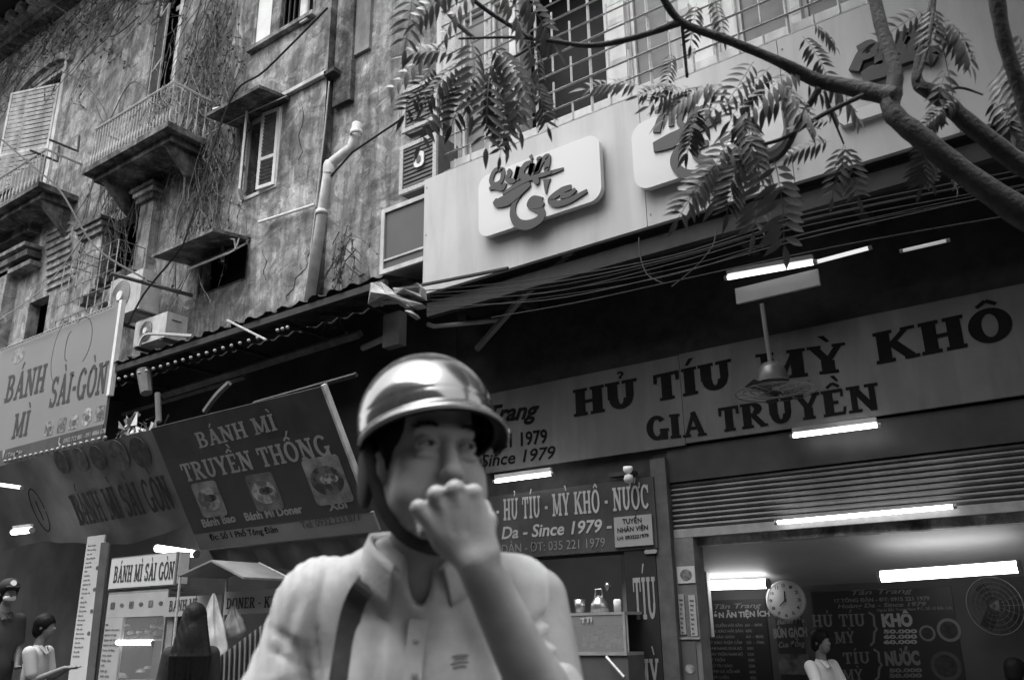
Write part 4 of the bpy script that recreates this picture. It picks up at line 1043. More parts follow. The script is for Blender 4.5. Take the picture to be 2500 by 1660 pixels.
for k in range(14):
    an = math.pi * 2 * k / 14; MB().tube([cg + Vector((.08 * math.cos(an), .08 * math.sin(an), -.03)), cg + Vector((.43 * math.cos(an), .43 * math.sin(an), -.02))], .004, 4).build('cage_wire', M('fan_wire', .09), fn)
for k in range(3):
    an = 2.1 * k; u = Vector((math.cos(an), math.sin(an), .1)); v = Vector((-math.sin(an), math.cos(an), .3)) * .07
    MB().hexa([cg + u * .06 - v, cg + u * .36 - v, cg + u * .36 + v, cg + u * .06 + v] + [x + Vector((0, 0, .008)) for x in (cg + u * .06 - v, cg + u * .36 - v, cg + u * .36 + v, cg + u * .06 + v)]).build('blade', dark, fn)
# ------------------------------------------------------------------ left side signs and awnings
Yb = 8.0; PB = FP(Yb)
bs = thing('shop_sign', 'pale billboard reading BÁNH MÌ SÀI-GÒN above a dark phone number strip', 'sign', at(140, 1100, Yb))
xa, xb = hx(-30, 1000, Yb), hx(272, 900, Yb); zt = hz(140, 798, Yb); z0 = hz(140, 1107, Yb)
MB().box(xa, xb, Yb, Yb + .05, z0, zt).build('panel', M('billboard', .2, .5, .06, 1.0), bs)
MB().box(xb + .002, xb + .09, Yb - .03, Yb + .06, hz(278, 962, Yb), zt + .02).build('side_post', white, bs)
MB().box(xa, xb, Yb - .012, Yb - .001, z0, z0 + .34).build('dark_strip', signd, bs)
def PBo(h): return Pl((0, Yb - h, 0), (1, 0, 0), (0, 0, 1))
lt = M('billboard_ink', .04, .6, .1)
slab_px(bs, 'BÁNH', PB, (10, 984), (108, 955), 62, lt); slab_px(bs, 'MÌ', PB, (28, 1072), (68, 1062), 58, lt)
slab_px(bs, 'SÀI-GÒN', PB, (118, 996), (258, 958), 70, lt)
P2 = PBo(.013)
sans_px(bs, '0902 712 881 - 091 4866 678', P2, (155, 1082), (258, 1056), 11, inkp); sans_px(bs, '1 Tông Đản', P2, (14, 1116), (54, 1106), 9, inkp)
m = MB(); q = P2.hit(9, 1108); m.prism(P2, arc(q[0], q[1] + .04, .05, .05, 0, 360, 10)[:-1], 0, .004); m.prism(P2, [(q[0] - .04, q[1]), (q[0] + .04, q[1]), (q[0], q[1] - .1)], 0, .0035); m.build('pin_mark', inkp, bs)
m = MB(); q = P2.hit(146, 1080); m.prism(P2, band([(q[0] - .02, q[1] + .1), (q[0] - .04, q[1]), (q[0] + .04, q[1] - .07)], [.05, .03, .05]), 0, .004); m.build('phone_mark', inkp, bs)
for i, (px, py, tone) in enumerate(((120, 1046, .2), (151, 1038, .14), (180, 1030, .24), (212, 1018, .3), (244, 1009, .16))):
    q = PB.hit(px, py)
    mm = M('food_print_%d' % i, tone, .6, .7, 9.0, contrast=(.4, .6))
    MB().prism(PB, arc(q[0], q[1], .17, .17, 0, 360, 16)[:-1] if i == 3 else rrect(q[0] - .15, q[1] - .14, q[0] + .15, q[1] + .14, .04), .001, .004).build('food_picture', mm, bs)
    MB().prism(PB, arc(q[0] + .02, q[1] - .02, .09, .06, 0, 360, 12)[:-1], .004, .006).build('food_picture', M('food_print_b', .1, .6, .6, 14), bs)
q = PB.hit(45, 868); MB().prism(PB, arc(q[0], q[1], .28, .18, 0, 360, 20)[:-1], .001, .003).build('emblem', M('emblem', .28, .6, .5, 9), bs)
# girl-outline drawing simplified to plain loops
m = MB()
for cxp, cyp, rx, ry, a0, a1 in ((150, 860, .35, .62, 60, 260), (195, 835, .42, .5, -60, 120), (168, 845, .12, .3, 80, 280)):
    q = PB.hit(cxp, cyp); m.prism(PB, band(arc(q[0], q[1], rx, ry, a0, a1, 20), .016), .001, .0025 + len(m.v) * 1e-5)
m.build('line_drawing', lt, bs)
# beaded edges
def beads(label, A, B, Y, n, r, name='bead_string'):
    a, c = at(*A, Y), at(*B, Y)
    t = thing(name, label, 'bead string', a)
    MB().tube([a, c], .006, 4).build('cord', ironl, t)
    b0 = None
    for i in range(n):
        p = a.lerp(c, (i + .5) / n)
        if b0 is None:
            mb = MB().lathe((0, 0, 0), [(0, -r), (r * .8, -r * .5), (r, 0), (r * .8, r * .5), (0, r)], 8, (1, 0, .3)); b0 = mb.build('bead', M('bead_plastic', .35), t, True).data
            t.children[-1].location = p - t.location
        else:
            o = bpy.data.objects.new('bead', b0); COL.objects.link(o); o.parent = t; o.location = p - t.location
    return t
beads('string of pale beads along the lower edge of the pale billboard', (-5, 1130), (265, 1066), 7.95, 20, .035)
beads('twisted pale cord along the upper edge of the pale billboard', (-5, 858), (275, 746), 7.95, 40, .022)
beads('dotted string of pale beads under the corrugated awning edge', (266, 932), (640, 822), 7.7, 20, .03)
beads('short dotted string of beads at the right end of the awning', (660, 812), (708, 798), 7.7, 4, .03)
# corrugated awning
aw = thing('corrugated_awning', 'dark corrugated sheet awning with wavy front edge below the old wall', 'awning', (-12, 8.3, 5.6))
Ya = 8.0
p0, p1 = at(345, 838, Ya), at(935, 705, Ya)
z = (p0.z + p1.z) / 2; n = 190; m = MB()
xs0, xs1 = -22, p1.x
rr = random.Random(2); wob = [rr.uniform(-.012, .02) for _ in range(n + 1)]
for i in range(n + 1):
    x = xs0 + (xs1 - xs0) * i / n; dz = .035 * math.sin(i * math.pi / 2 * .8)
    ya = Ya + wob[i] * 3
    m.v += [(x, ya, z + dz + wob[i]), (x, YW, z + .35 + dz)]
    if i: k = 2 * i; m.f.append((k - 2, k, k + 1, k - 1))
m.build('sheet', tin, aw)
for x in np.arange(-20, xs1, 1.6): MB().box(x, x + .06, Ya + .1, YW, z - .1, z - .03).build('rafter', dark, aw)
MB().box(xs0, xs1, Ya + .02, Ya + .1, z - .16, z - .06).build('edge_beam', M('dark_beam', .05), aw)
# dark wall below, with a few beams, ducts
od = thing('old_shop_front', 'dark shadowed street front under the corrugated awning', 'shop front', (-14, YW, .13))
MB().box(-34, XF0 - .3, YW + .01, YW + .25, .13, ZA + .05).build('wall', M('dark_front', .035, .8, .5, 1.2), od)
for i, (A, B, r_, Y) in enumerate((((400, 965), (880, 815), .07, 8.6), ((300, 1010), (600, 920), .05, 8.8), ((620, 985), (870, 915), .04, 8.4))):
    MB().tube([at(*A, Y), at(*B, Y)], r_, 4).build('beam', M('grey_beam', .09, .7, .4, 5), od)
o = cable([(500, 1005), (530, 965), (560, 935)], 8.2, .05, greym).build('bent_duct', M('duct_grey', .14)); tag(o, 'bent grey duct above the slanted banner', 'duct')
o = MB().tube([at(352, 905, 8.1), at(358, 960, 8.1)], [.13, .1], 10).build('hanging_bucket', M('duct_grey', .14)); tag(o, 'grey tapered bucket hanging under the dotted bead string', 'bucket')
o = MB().tube([at(385, 960, 8.0), at(388, 1030, 8.0)], .05, 8).build('hanging_lantern', M('duct_grey', .14)); tag(o, 'small grey lantern hanging left of the slanted banner', 'lantern')
o = MB().tube([at(300, 1060, 8.2), at(336, 1010, 8.2)], .06, 6).build('roof_prop', M('duct_grey', .14)); tag(o, 'short slanted grey prop right of the pale billboard', 'prop')
o = cable([(555, 782), (650, 830)], 7.9, .018, greym).build('thin_pole', ironl); tag(o, 'thin pale pole lying across the corrugated awning', 'pole')
o = cable([(340, 845), (352, 820), (380, 815), (470, 820)], 7.95, .03, greym).build('bent_rail', ironl); tag(o, 'pale bent rail at the left end of the corrugated awning', 'rail')
# crumpled tin sheets
ct = thing('crumpled_tarpaulin', 'crumpled pale tarpaulin and torn tin at the corner under the lowest air conditioner', 'tarpaulin', at(960, 720, 8.1))
rr = random.Random(31)
for pts, m_ in (([(905, 690), (930, 688), (958, 712), (1010, 735), (1032, 742), (1005, 748), (960, 732), (925, 735), (898, 742)], M('tarp', .3, .7, .4, 8, bump=.4)), ([(958, 702), (1000, 712), (1018, 690), (1026, 700), (1028, 725), (1002, 726), (965, 718)], M('tarp', .3, .7, .4, 8, bump=.4)), ([(970, 728), (985, 726), (998, 748), (990, 754), (972, 742)], M('tarp', .3)), ([(992, 760), (1005, 758), (1012, 768), (1002, 772)], M('tarp', .3))):
    P = [at(x, y, 8.05 + rr.uniform(-.12, .12)) for x, y in pts]; c = sum(P, Vector()) / len(P) + Vector((0, -.12, 0)); m = MB()
    k = len(P)
    for i in range(k):
        a, b_ = P[i], P[(i + 1) % k]; md = (a + b_ + c) / 3 + Vector((0, rr.uniform(-.08, .08), 0))
        for tri in ((a, b_, md), (b_, c, md), (c, a, md)): m.v += [tuple(x) for x in tri]; q = len(m.v); m.f.append((q - 3, q - 2, q - 1))
        m.v += [tuple(a), tuple(b_), tuple(b_ + Vector((0, .12, -.02))), tuple(a + Vector((0, .12, -.02)))]; q = len(m.v); m.f.append((q - 4, q - 3, q - 2, q - 1))
    m.build('sheet', m_, ct)
# cloth/box dangling
o = MB().box(hx(935, 800, 8.6), hx(975, 800, 8.6), 8.6, 8.75, hz(950, 845, 8.6), hz(950, 765, 8.6)).build('meter_box', M('duct_grey', .14)); tag(o, 'grey meter box hanging under the crumpled tarpaulin', 'box')

# slanted banner plane
A0 = Vector((0, 7.4, 1.3 + 2.55 / 6.2 * 7.4)); B0 = Vector((0, 8.33, 1.3 + 1.14 / 6.2 * 8.33))
PS = Pl(A0, (1, 0, 0), A0 - B0)
bt = thing('slanted_banner', 'dark slanted banner reading BÁNH MÌ TRUYỀN THỐNG', 'banner', A0 + Vector((-10, 0, -1)))
tl, tr, brr, bl = PS.hit(378, 1046), PS.hit(784, 944), PS.hit(910, 1262), PS.hit(462, 1300)
x0, x1 = (tl[0] + bl[0]) / 2, (tr[0] + brr[0]) / 2
yb = PS.hit(700, 1275)[1]; yt = PS.hit(580, 994)[1]; yl = PS.hit(700, 1320)[1]
MB().pbox(PS, x0, yb, x1, yt, -.04, 0).build('panel', signd, bt)
ym = PS.hit(600, 1085)[1]
MB().pbox(PS, x0 + .01, yb, x1 - .01, ym, .001, .004).build('printed_field', M('banner_field', .05, .6, .1, 2), bt)
MB().pbox(PS, x1 + .002, yb + .3, x1 + .045, yt + .02, -.05, .03).build('edge_pole', cream, bt)
MB().pbox(PS, x0 - .0, yl, x1 + .05, yb - .003, -.04, 0).build('valance', M('valance', .22, .6, .1, 2), bt)
pic = M('banner_letters', .32, .6, .15, 3)
slab_px(bt, 'BÁNH MÌ', PS, (488, 1094), (682, 1048), 40, pic, h0=.005)
slab_px(bt, 'TRUYỀN THỐNG', PS, (455, 1176), (815, 1108), 46, pic, h0=.006)
for (px, py, k) in ((512, 1218, 0), (647, 1200, 1), (800, 1172, 2)):
    q = PS.hit(px, py); s = .3 if k < 2 else .36
    MB().prism(PS, rrect(q[0] - s, q[1] - s * .95, q[0] + s, q[1] + s * .95, .07), .006, .012).build('food_picture', M('pic_%d' % k, (.26, .15, .3)[k], .6, .5, 4), bt)
    MB().prism(PS, arc(q[0], q[1], s * .86, s * .6, 0, 360, 20)[:-1], .0125, .016).build('food_picture', M('pic_in_%d' % k, (.26, .3, .11)[k], .6, .6, 7, contrast=(.42, .58)), bt)
    MB().prism(PS, arc(q[0] + .05, q[1] + .02, s * .5, s * .2, 0, 360, 14)[:-1], .0165, .02).build('food_picture', M('pic_core_%d' % k, (.06, .09, .3)[k], .6, .7, 12, contrast=(.42, .58)), bt)
sans_px(bt, 'Bánh Bao', PS, (498, 1286), (578, 1272), 20, pic, h0=.006, bold=.03); sans_px(bt, 'Bánh Mì Doner', PS, (602, 1270), (742, 1250), 20, pic, h0=.006, bold=.03); sans_px(bt, 'Xôi', PS, (805, 1246), (850, 1238), 22, pic, h0=.006, bold=.03)
sans_px(bt, 'Đc: Số 1 Phố Tông Đản', PS, (515, 1318), (680, 1298), 15, ink, bold=.01); sans_px(bt, 'Tel: 0932.233.877', PS, (738, 1290), (884, 1268), 18, M('ink_grey', .1), bold=.02)
# drop cloth below the slanted banner
dc = thing('awning_cloth', 'grey cloth flap hanging below the slanted banner', 'cloth', at(700, 1360, 8.3))
m = MB(); n = 30
for i in range(n + 1):
    x = x0 + .15 + (x1 - x0 - .1) * i / n; p = PS.pt(x, yl); dy = .05 * math.sin(i * 1.1) + .03 * math.sin(i * 2.7)
    m.v += [(x, p.y + .05 + dy * .3, p.z - .01), (x + .1, p.y + .25 + dy, p.z - .38 - .04 * math.sin(i * .5))]
    if i: k = 2 * i; m.f.append((k - 2, k, k + 1, k - 1))
m.build('cloth', M('flap', .1, .8, .2, 2), dc, True)
# second slanted banner at the left
lb = thing('slanted_banner', 'grey slanted cloth banner reading BÁNH MÌ SÀI GÒN', 'banner', PS.pt(-13, -.8))
Pz = Pl(PS.pt(0, 0, -.06), PS.u, PS.v)
tlx = Pz.hit(40, 1150)[0]; a_t = Pz.hit(300, 1065)[1]; a_b = Pz.hit(300, 1305)[1]
m = MB(); n = 40; xr = x0 - .05; xl = Pz.hit(-40, 1250)[0]
for i in range(n + 1):
    x = xl + (xr - xl) * i / n; f = i / n; bt_ = a_b + .12 * math.sin(f * 7) - .05
    m.v += [tuple(Pz.pt(x, a_t, .02 * math.sin(i))), tuple(Pz.pt(x, (a_t + bt_) / 2, .03 * math.sin(i * .7))), tuple(Pz.pt(x, bt_, .03 * math.sin(i * .9 + 1)))]
    if i: k = 3 * i; m.f += [(k - 3, k, k + 1, k - 2), (k - 2, k + 1, k + 2, k - 1)]
m.build('cloth', M('left_banner', .17, .7, .35, 1.2), lb, True)
Pzz = Pl(Pz.pt(0, 0, .045), PS.u, PS.v)
slab_px(lb, 'BÁNH MÌ SÀI GÒN', Pzz, (196, 1283), (432, 1240), 78, M('left_ink', .025), h0=.0)
for k, px in enumerate((150, 196, 238, 290, 342)):
    q = Pzz.hit(px, 1128 - (px - 150) * .12); s = .2 + .04 * (k > 2)
    MB().prism(Pzz, arc(q[0], q[1], s, s * 1.1, 0, 360, 18)[:-1], 0, .004).build('food_picture', M('lb_pic_%d' % (k % 2), (.06, .11)[k % 2], .6, .6, 8), lb)
q = Pzz.hit(96, 1245); MB().prism(Pzz, band(arc(q[0], q[1], .2, .42, 0, 355, 24), .02), 0, .004).build('round_mark', ink, lb); MB().prism(Pzz, [(q[0] - .012, q[1] - .2), (q[0] + .012, q[1] - .2), (q[0] + .012, q[1] + .18), (q[0] - .012, q[1] + .18)], 0, .004).build('round_mark', ink, lb)
# crumpled plastic between the banners
cp = thing('crumpled_plastic', 'crumpled shiny plastic sheet tucked behind the slanted banner', 'plastic sheet', at(330, 1060, 8.0)); m = MB(); rr = random.Random(12)
for k in range(60):
    c = at(rr.gauss(330, 24), rr.gauss(1058, 20), 7.9 + rr.uniform(-.2, .2)); v = [c + Vector((rr.gauss(0, .12), rr.gauss(0, .05), rr.gauss(0, .1))) for _ in range(3)]
    q = len(m.v); m.v += [tuple(x) for x in v]; m.f.append((q, q + 1, q + 2))
stuff(m.build('folds', M('plastic', .4, .25, .4, 8, spec=.6), cp))

# ------------------------------------------------------------------ stalls at the left
def board(name, label, cat, A, B, Y, mat, dp=.03, group=None):
    """upright board from top left A to bottom right B (pixels)"""
    pl = FP(Y); a = pl.hit(*A); c = pl.hit(*B)
    t = thing(name, label, cat, (a[0], Y, c[1]), group); MB().box(a[0], c[0], Y, Y + dp, c[1], a[1]).build('board', mat, t)
    return t, pl, a[0], c[0], c[1], a[1]
t, pl, xa, xb, z0, z1 = board('menu_board', 'tall narrow white menu board left of the bread cart', 'menu board', (214, 1310), (206, 1690), 8.2, M('menu_white', .5, .6, .05, 2))
words = ['Bánh mì pate', 'Bánh mì trứng', 'Xúc xích', 'Thịt nướng 25k', 'Gà xé 25k', 'Bò khô 30k', 'NƯỚC', 'Trà đá 5k', 'Cà phê 20k', 'Nước cam 25k', 'Sữa chua', 'Trà chanh 10k', 'KHÁC', 'Xôi gà 30k', 'Xôi pate', 'Khoai chiên', 'Nem rán', 'Phô mai que', 'Bánh bao', 'Cháo sườn']
text_lines('menu_text', words + words[:6], pl, xa + .06, z1 - .1, xb - .12, .072, .028, M('menu_ink', .1), t)
for k in range(4): q = z1 - .55 - k * .35; MB().prism(pl, arc(xb - .1, q, .05, .035, 0, 360, 10)[:-1], .002, .004).build('food_picture', M('menu_ink', .1), t)
o = MB().tube([at(258, 1325, 8.1), at(222, 1660, 8.1), at(219, 1700, 8.1)], .085, 4).build('cart_post', M('cart_post', .13, .6, .2, 4)); tag(o, 'dark upright post between the white menu board and the bread cart', 'post')
Yc = 7.9
sgn = thing('light_box_sign', 'white light box sign reading BÁNH MÌ SÀI GÒN', 'sign', at(340, 1440, Yc))
xa, xb = hx(268, 1405, Yc), hx(430, 1390, Yc); z0, z1 = hz(268, 1440, Yc), hz(268, 1363, Yc)
lb_m = M('lightbox_face', .5, .5, .04, 1)
MB().box(xa, xb, Yc, Yc + .22, z0, z1).build('box', greym, sgn); MB().box(xa + .02, xb - .02, Yc - .012, Yc - .001, z0 + .02, z1 - .02).build('face', lb_m, sgn)
MB().box(xb + .001, xb + .012, Yc + .03, Yc + .2, z0 + .03, z1 - .02).build('side_face', white, sgn)
slab_px(sgn, 'BÁNH MÌ SÀI GÒN', Pl((0, Yc - .012, 0), (1, 0, 0), (0, 0, 1)), (276, 1422), (424, 1412), 40, lt)
ct_ = thing('bread_cart', 'glass fronted bread cart with printed menu, rolls inside and a lit shelf', 'cart', at(330, 1660, Yc) * 1.0)
XC0, XC1 = hx(262, 1480, Yc), hx(408, 1470, Yc); zc_ = z0 - .04
Pcf = FP(Yc)
MB().box(XC0, XC1, Yc, Yc + .6, zc_ - .03, zc_).build('top', greym, ct_)
zg = hz(330, 1505, Yc); MB().box(XC0, XC1, Yc, Yc + .02, zg, zc_ - .031).build('header_panel', M('header_print', .34, .6, .1, 3), ct_)
for k in range(6):
    q = (XC0 + (XC1 - XC0) * (k + .6) / 6.2, (zg + zc_) / 2 - .01)
    MB().prism(Pcf, arc(q[0], q[1], .055, .03, 0, 360, 12)[:-1] if k % 2 else rrect(q[0] - .06, q[1] - .05, q[0] + .06, q[1] + .05, .02), .002, .005).build('food_picture', M('hp_%d' % (k % 3), (.08, .14, .1)[k % 3], .6, .6, 20), ct_)
xm = XC0 + (XC1 - XC0) * .3
MB().box(XC0, xm, Yc, Yc + .02, .5, zg - .003).build('menu_panel', M('header_print', .34), ct_)
text_lines('menu_text', ['MÌ', 'Bánh mì pate', 'Bánh mì gà', 'Bánh mì bò', 'Bánh mì trứng', 'Pate trứng', 'Xúc xích', 'Thập cẩm', 'XÔI', 'Xôi gà', 'Xôi thịt', 'Xôi trứng'], Pcf, XC0 + .03, zg - .04, xm - .01, .075, .028, M('menu_ink', .1), ct_, frac=.075)
MB().box(xm, XC1, Yc + .58, Yc + .6, .5, zg - .003).build('back_panel', M('cart_back', .12), ct_)
for x in (xm, XC1 - .03): MB().box(x, x + .03, Yc, Yc + .03, .5, zg - .003).build('corner_post', greym, ct_)
zsh = hz(330, 1560, Yc + .1); MB().box(xm + .03, XC1 - .03, Yc + .03, Yc + .55, zsh - .02, zsh).build('shelf', greym, ct_)
zs2 = hz(330, 1660, Yc + .1); MB().box(xm + .03, XC1 - .03, Yc + .03, Yc + .55, zs2 - .02, zs2).build('shelf', greym, ct_)
MB().box(XC0, XC1, Yc + .02, Yc + .6, .13, .5).build('base', greym, ct_)
MB().box(xm + .031, XC1 - .031, Yc + .002, Yc + .008, zs2, zg - .01).build('glass', GLASS('cart_glass', .5, .12), ct_)
bun = M('bread_roll', .45, .7, .2, 12)
for k, (px, py) in enumerate(((322, 1543), (343, 1542), (364, 1540), (385, 1545), (378, 1527), (398, 1530), (310, 1530))):
    p = at(px, py, Yc + .2 + .02 * k)
    o = MB().lathe(p, [(0, .045), (.05, .03), (.075, 0), (.06, -.03), (0, -.04)], 14).build('bread_roll', bun, None, True); tag(o, 'round pale bread roll on the upper shelf of the cart', 'bread roll', 'rolls on the cart shelf')
for k, (px, py, r) in enumerate(((293, 1648, .12), (345, 1636, .08), (360, 1628, .06))):
    p = at(px, py, Yc + .25); o = MB().lathe(p, [(0, r * .35), (r * .6, r * .25), (r, -r * .2), (r * 1.05, -r * .3), (0, -r * .32)], 16).build('food_tray', bun if k == 0 else greym, None, True); tag(o, ('heap of pale shredded food low in the cart', 'small metal tray in the middle of the lower cart shelf', 'small metal tray at the right of the lower cart shelf')[k], 'food tray')
# little gable roof and its banner
gf = thing('stall_canopy', 'small grey gabled canopy over the kebab stall on thin posts', 'canopy', at(600, 1500, 8.0))
Yn, Yf = 7.4, 8.2
e0, e1, ap = at(552, 1413, Yf), at(712, 1418, Yf), at(632, 1378, Yf)
k_ = (at(405, 1427, Yn).x - e0.x)
off = Vector((0, Yn - Yf, 0))
m = MB(); th = Vector((0, 0, .025))
for a, c in ((e0, ap), (ap, e1)): m.hexa([a, c, c + off, a + off, a + th, c + th, c + off + th, a + off + th])
m.build('roof', M('stall_roof', .2, .45, .2, 3, spec=.5), gf)
MB().tube([e0 + th, ap + th], .012, 5).build('roof_trim', steel, gf); MB().tube([ap + th, e1 + th], .012, 5).build('roof_trim', ironl, gf)
for p in (e0 + Vector((.03, 0, 0)), e1, e0 + off + Vector((.03, .02, 0))): MB().tube([p, Vector((p.x, p.y, .13))], .02, 6).build('post', ironl, gf)
kb, pl, xa, xb, z0, z1 = board('stall_banner', 'white banner reading DÖNER KEBAB under the gabled canopy', 'banner', (549, 1444), (760, 1492), 8.15, M('kebab_white', .5, .6, .05, 2), .02)
slab_px(kb, 'DÖNER - KEBAB', pl, (552, 1486), (720, 1480), 26, lt)
kb, pl, xa, xb, z0, z1 = board('stall_banner', 'plain pale banner half hidden behind the long haired woman', 'banner', (404, 1458), (538, 1500), 7.75, M('kebab_grey', .3, .6, .05, 2), .02)
slab_px(kb, 'BÁNH MÌ', pl, (412, 1492), (480, 1486), 26, lt)
MB().box(hx(405, 1550, 7.8), hx(420, 1550, 7.8), 7.8, 7.85, .13, z0).build('leg', greym, kb)
MB().box(hx(548, 1600, 8.25), hx(760, 1600, 8.25), 8.2, 8.8, .13, 1.0).build('counter', M('counter_dark', .06), gf)
# plastic bags
def bag(label, px, py0, py1, wpx, Y, val=.5):
    a, c = at(px, py0, Y), at(px, py1, Y); r = abs(at(px + wpx / 2, py1, Y).x - at(px - wpx / 2, py1, Y).x) * .5
    m = MB(); n = 36; L = 16; rr = random.Random(px)
    ph = [rr.uniform(0, 6) for _ in range(4)]
    for i in range(L + 1):
        f = i / L; rad = r * (.08 + .92 * min(1, f * 1.5) ** .8) * (1 if f < .85 else (1 - (f - .85) * 2.5)); p = a.lerp(c, f)
        for j in range(n):
            an = 2 * math.pi * j / n; q = rad * (1 + .3 * math.sin(an * 4 + ph[0] + f * 1.5) * (1 - f * .4) + .16 * math.sin(an * 7 + ph[1] - f * 2) + .07 * math.sin(f * 17 + an * 3))
            m.v.append((p.x + q * math.cos(an), p.y + q * math.sin(an) * .7, p.z))
        if i:
            for j in range(n): k = (i - 1) * n; m.f.append((k + j, k + (j + 1) % n, k + n + (j + 1) % n, k + n + j))
    m.f.append(tuple(L * n + j for j in range(n)))
    o = m.build('plastic_bag', M('bag_%d' % px, val, .35, .15, 10, spec=.5), None, True); return tag(o, label, 'plastic bag')
bag('large white plastic bag hanging between the woman and the canopy post', 522, 1448, 1625, 46, 7.6, .4)
bag('small white plastic bag hanging under the kebab banner', 570, 1478, 1556, 40, 7.9, .42)
bag('narrow white plastic bag low beside the large one', 536, 1600, 1700, 30, 7.6, .45)
# grey ribbed tarp behind the rider's shoulder
tp = thing('ribbed_tarpaulin', 'grey ribbed tarpaulin slanting up behind the rider', 'tarpaulin', at(600, 1600, 7.0)); m = MB(); n = 24
for i in range(n + 1):
    f = i / n; px = 538 + 150 * f; top = 1600 - 112 * f; y = 7.0 + (.04 if i % 2 else -.04)
    m.v += [tuple(at(px, top, y)), tuple(at(px - 6, 1720, y))]
    if i: k = 2 * i; m.f.append((k - 2, k, k + 1, k - 1))
m.build('cloth', M('ribbed', .16, .8, .2, 5), tp)

# ------------------------------------------------------------------ inside the right shop
Pk = Pl((0, YB_ - .02, 0), (1, 0, 0), (0, 0, 1))
def wall_board(label, A, B, mat, name='menu_board', tilt=0):
    a = Pk.hit(*A); c = Pk.hit(*B); t = thing(name, label, 'menu board', Pk.pt(a[0], c[1])); MB().box(a[0], c[0], YB_ - .02, YB_ - .003, c[1], a[1]).build('board', mat, t); return t, a[0], c[0], c[1], a[1]
bd = M('menu_black', .025, .4, .1, 2); mi = M('menu_letter', .30, .6, .1, 4); mi2 = M('menu_letter_dim', .16, .6, .1, 4)
t, xa, xb, z0, z1 = wall_board('black menu board headed MÓN ĂN TIỆN ÍCH left of the clock', (1712, 1466), (1893, 1720), bd)
sans_px(t, 'Tân Trang', Pk, (1745, 1486), (1860, 1482), 12, mi2, shear=.3); sans_px(t, 'MÓN ĂN TIỆN ÍCH', Pk, (1728, 1508), (1880, 1503), 13, mi, bold=.04)
rows = ['CHẢ CUỐN HẢI SẢN', 'MIẾN XÀO HẢI SẢN', 'PHỞ XÀO GIÒN', 'MỲ XÀO THẬP CẨM', 'CƠM RANG DƯA BÒ', 'BÚN TRỘN NAM BỘ', 'MÌ TRỘN', 'HỦ TÍU XÀO', 'CƠM GÀ XỐI MỠ', 'PHỞ CUỐN', 'NEM RÁN', 'GÀ TẦN']
text_lines('menu_text', rows, Pk, xa + .05, z1 - .27, xa + .58, .072, .035, mi2, t, frac=.06, bold=.02)
text_lines('menu_text', ['60 - 80K', '60K', '60 - 80K', '55 - 70K', '50K', '55K', '50K', '50K', '60K', '45K', '40K', '70K'], Pk, xb - .3, z1 - .27, xb - .04, .072, .035, mi2, t, frac=.12, bold=.02)
t, xa, xb, z0, z1 = wall_board('narrow black menu board reading BÚN GẠCH CUA under the wall clock', (1888, 1470), (1978, 1720), bd)
sans_px(t, 'Bánh Đa', Pk, (1897, 1524), (1965, 1518), 12, mi2, shear=.3); sans_px(t, 'BÚN GẠCH', Pk, (1890, 1556), (1972, 1552), 22, mi2, bold=.05); sans_px(t, 'Cua Đồng', Pk, (1902, 1580), (1966, 1576), 14, mi2, shear=.3)
a = Pk.hit(1904, 1645); c = Pk.hit(1974, 1595); MB().prism(Pk, rrect(a[0], a[1], c[0], c[1], .03), .002, .006).build('food_picture', M('bun_pic', .1, .5, .7, 8), t)
t, xa, xb, z0, z1 = wall_board('large black menu board listing HỦ TÍU MỲ, KHÔ and NƯỚC', (1980, 1445), (2372, 1740), bd)
sans_px(t, 'Tân Trang', Pk, (2080, 1452), (2230, 1446), 12, mi2, shear=.3)
sans_px(t, '17 TÔNG ĐẢN - ĐT: 0915 221 1979', Pk, (2038, 1470), (2270, 1464), 9, mi2, bold=.03); sans_px(t, 'Hoàng Da - Since 1979', Pk, (2046, 1484), (2262, 1478), 10, mi2, shear=.2, bold=.02)
sans_px(t, 'Ngoài Bắc Trong Nam ĐC: Số 10 Bến Lức', Pk, (2142, 1492), (2326, 1486), 7, mi2)
slab_px(t, 'HỦ TÍU', Pk, (1984, 1530), (2116, 1528), 30, mi2); slab_px(t, 'MỲ', Pk, (2040, 1570), (2090, 1568), 28, mi2)
slab_px(t, 'TÍU', Pk, (2060, 1620), (2128, 1618), 28, mi2); slab_px(t, 'MỲ', Pk, (2060, 1660), (2110, 1658), 26, mi2)
sans_px(t, 'KHÔ', Pk, (2155, 1528), (2230, 1526), 30, mi, bold=.06); sans_px(t, 'NƯỚC', Pk, (2163, 1622), (2248, 1620), 32, mi2, bold=.06)
for y in (1545, 1558, 1571): sans_px(t, '50.000' if y < 1550 else '60.000', Pk, (2158, y), (2240, y - 1), 9, mi, bold=.05)
for y in (1640, 1653): sans_px(t, '50.000', Pk, (2172, y), (2252, y - 1), 9, mi2, bold=.05)
m = MB()
for px, y0, y1 in ((2133, 1494, 1575), (2145, 1584, 1660)):
    pts = [(px - 12, y0), (px, y0 + 8), (px + 2, (y0 + y1) / 2 - 8), (px + 8, (y0 + y1) / 2), (px + 2, (y0 + y1) / 2 + 8), (px, y1 - 8), (px - 8, y1)]
    m.prism(Pk, band([Pk.hit(*p) for p in pts], .025), .002, .006 + len(m.v) * 1e-5)
m.build('brace', mi2, t)
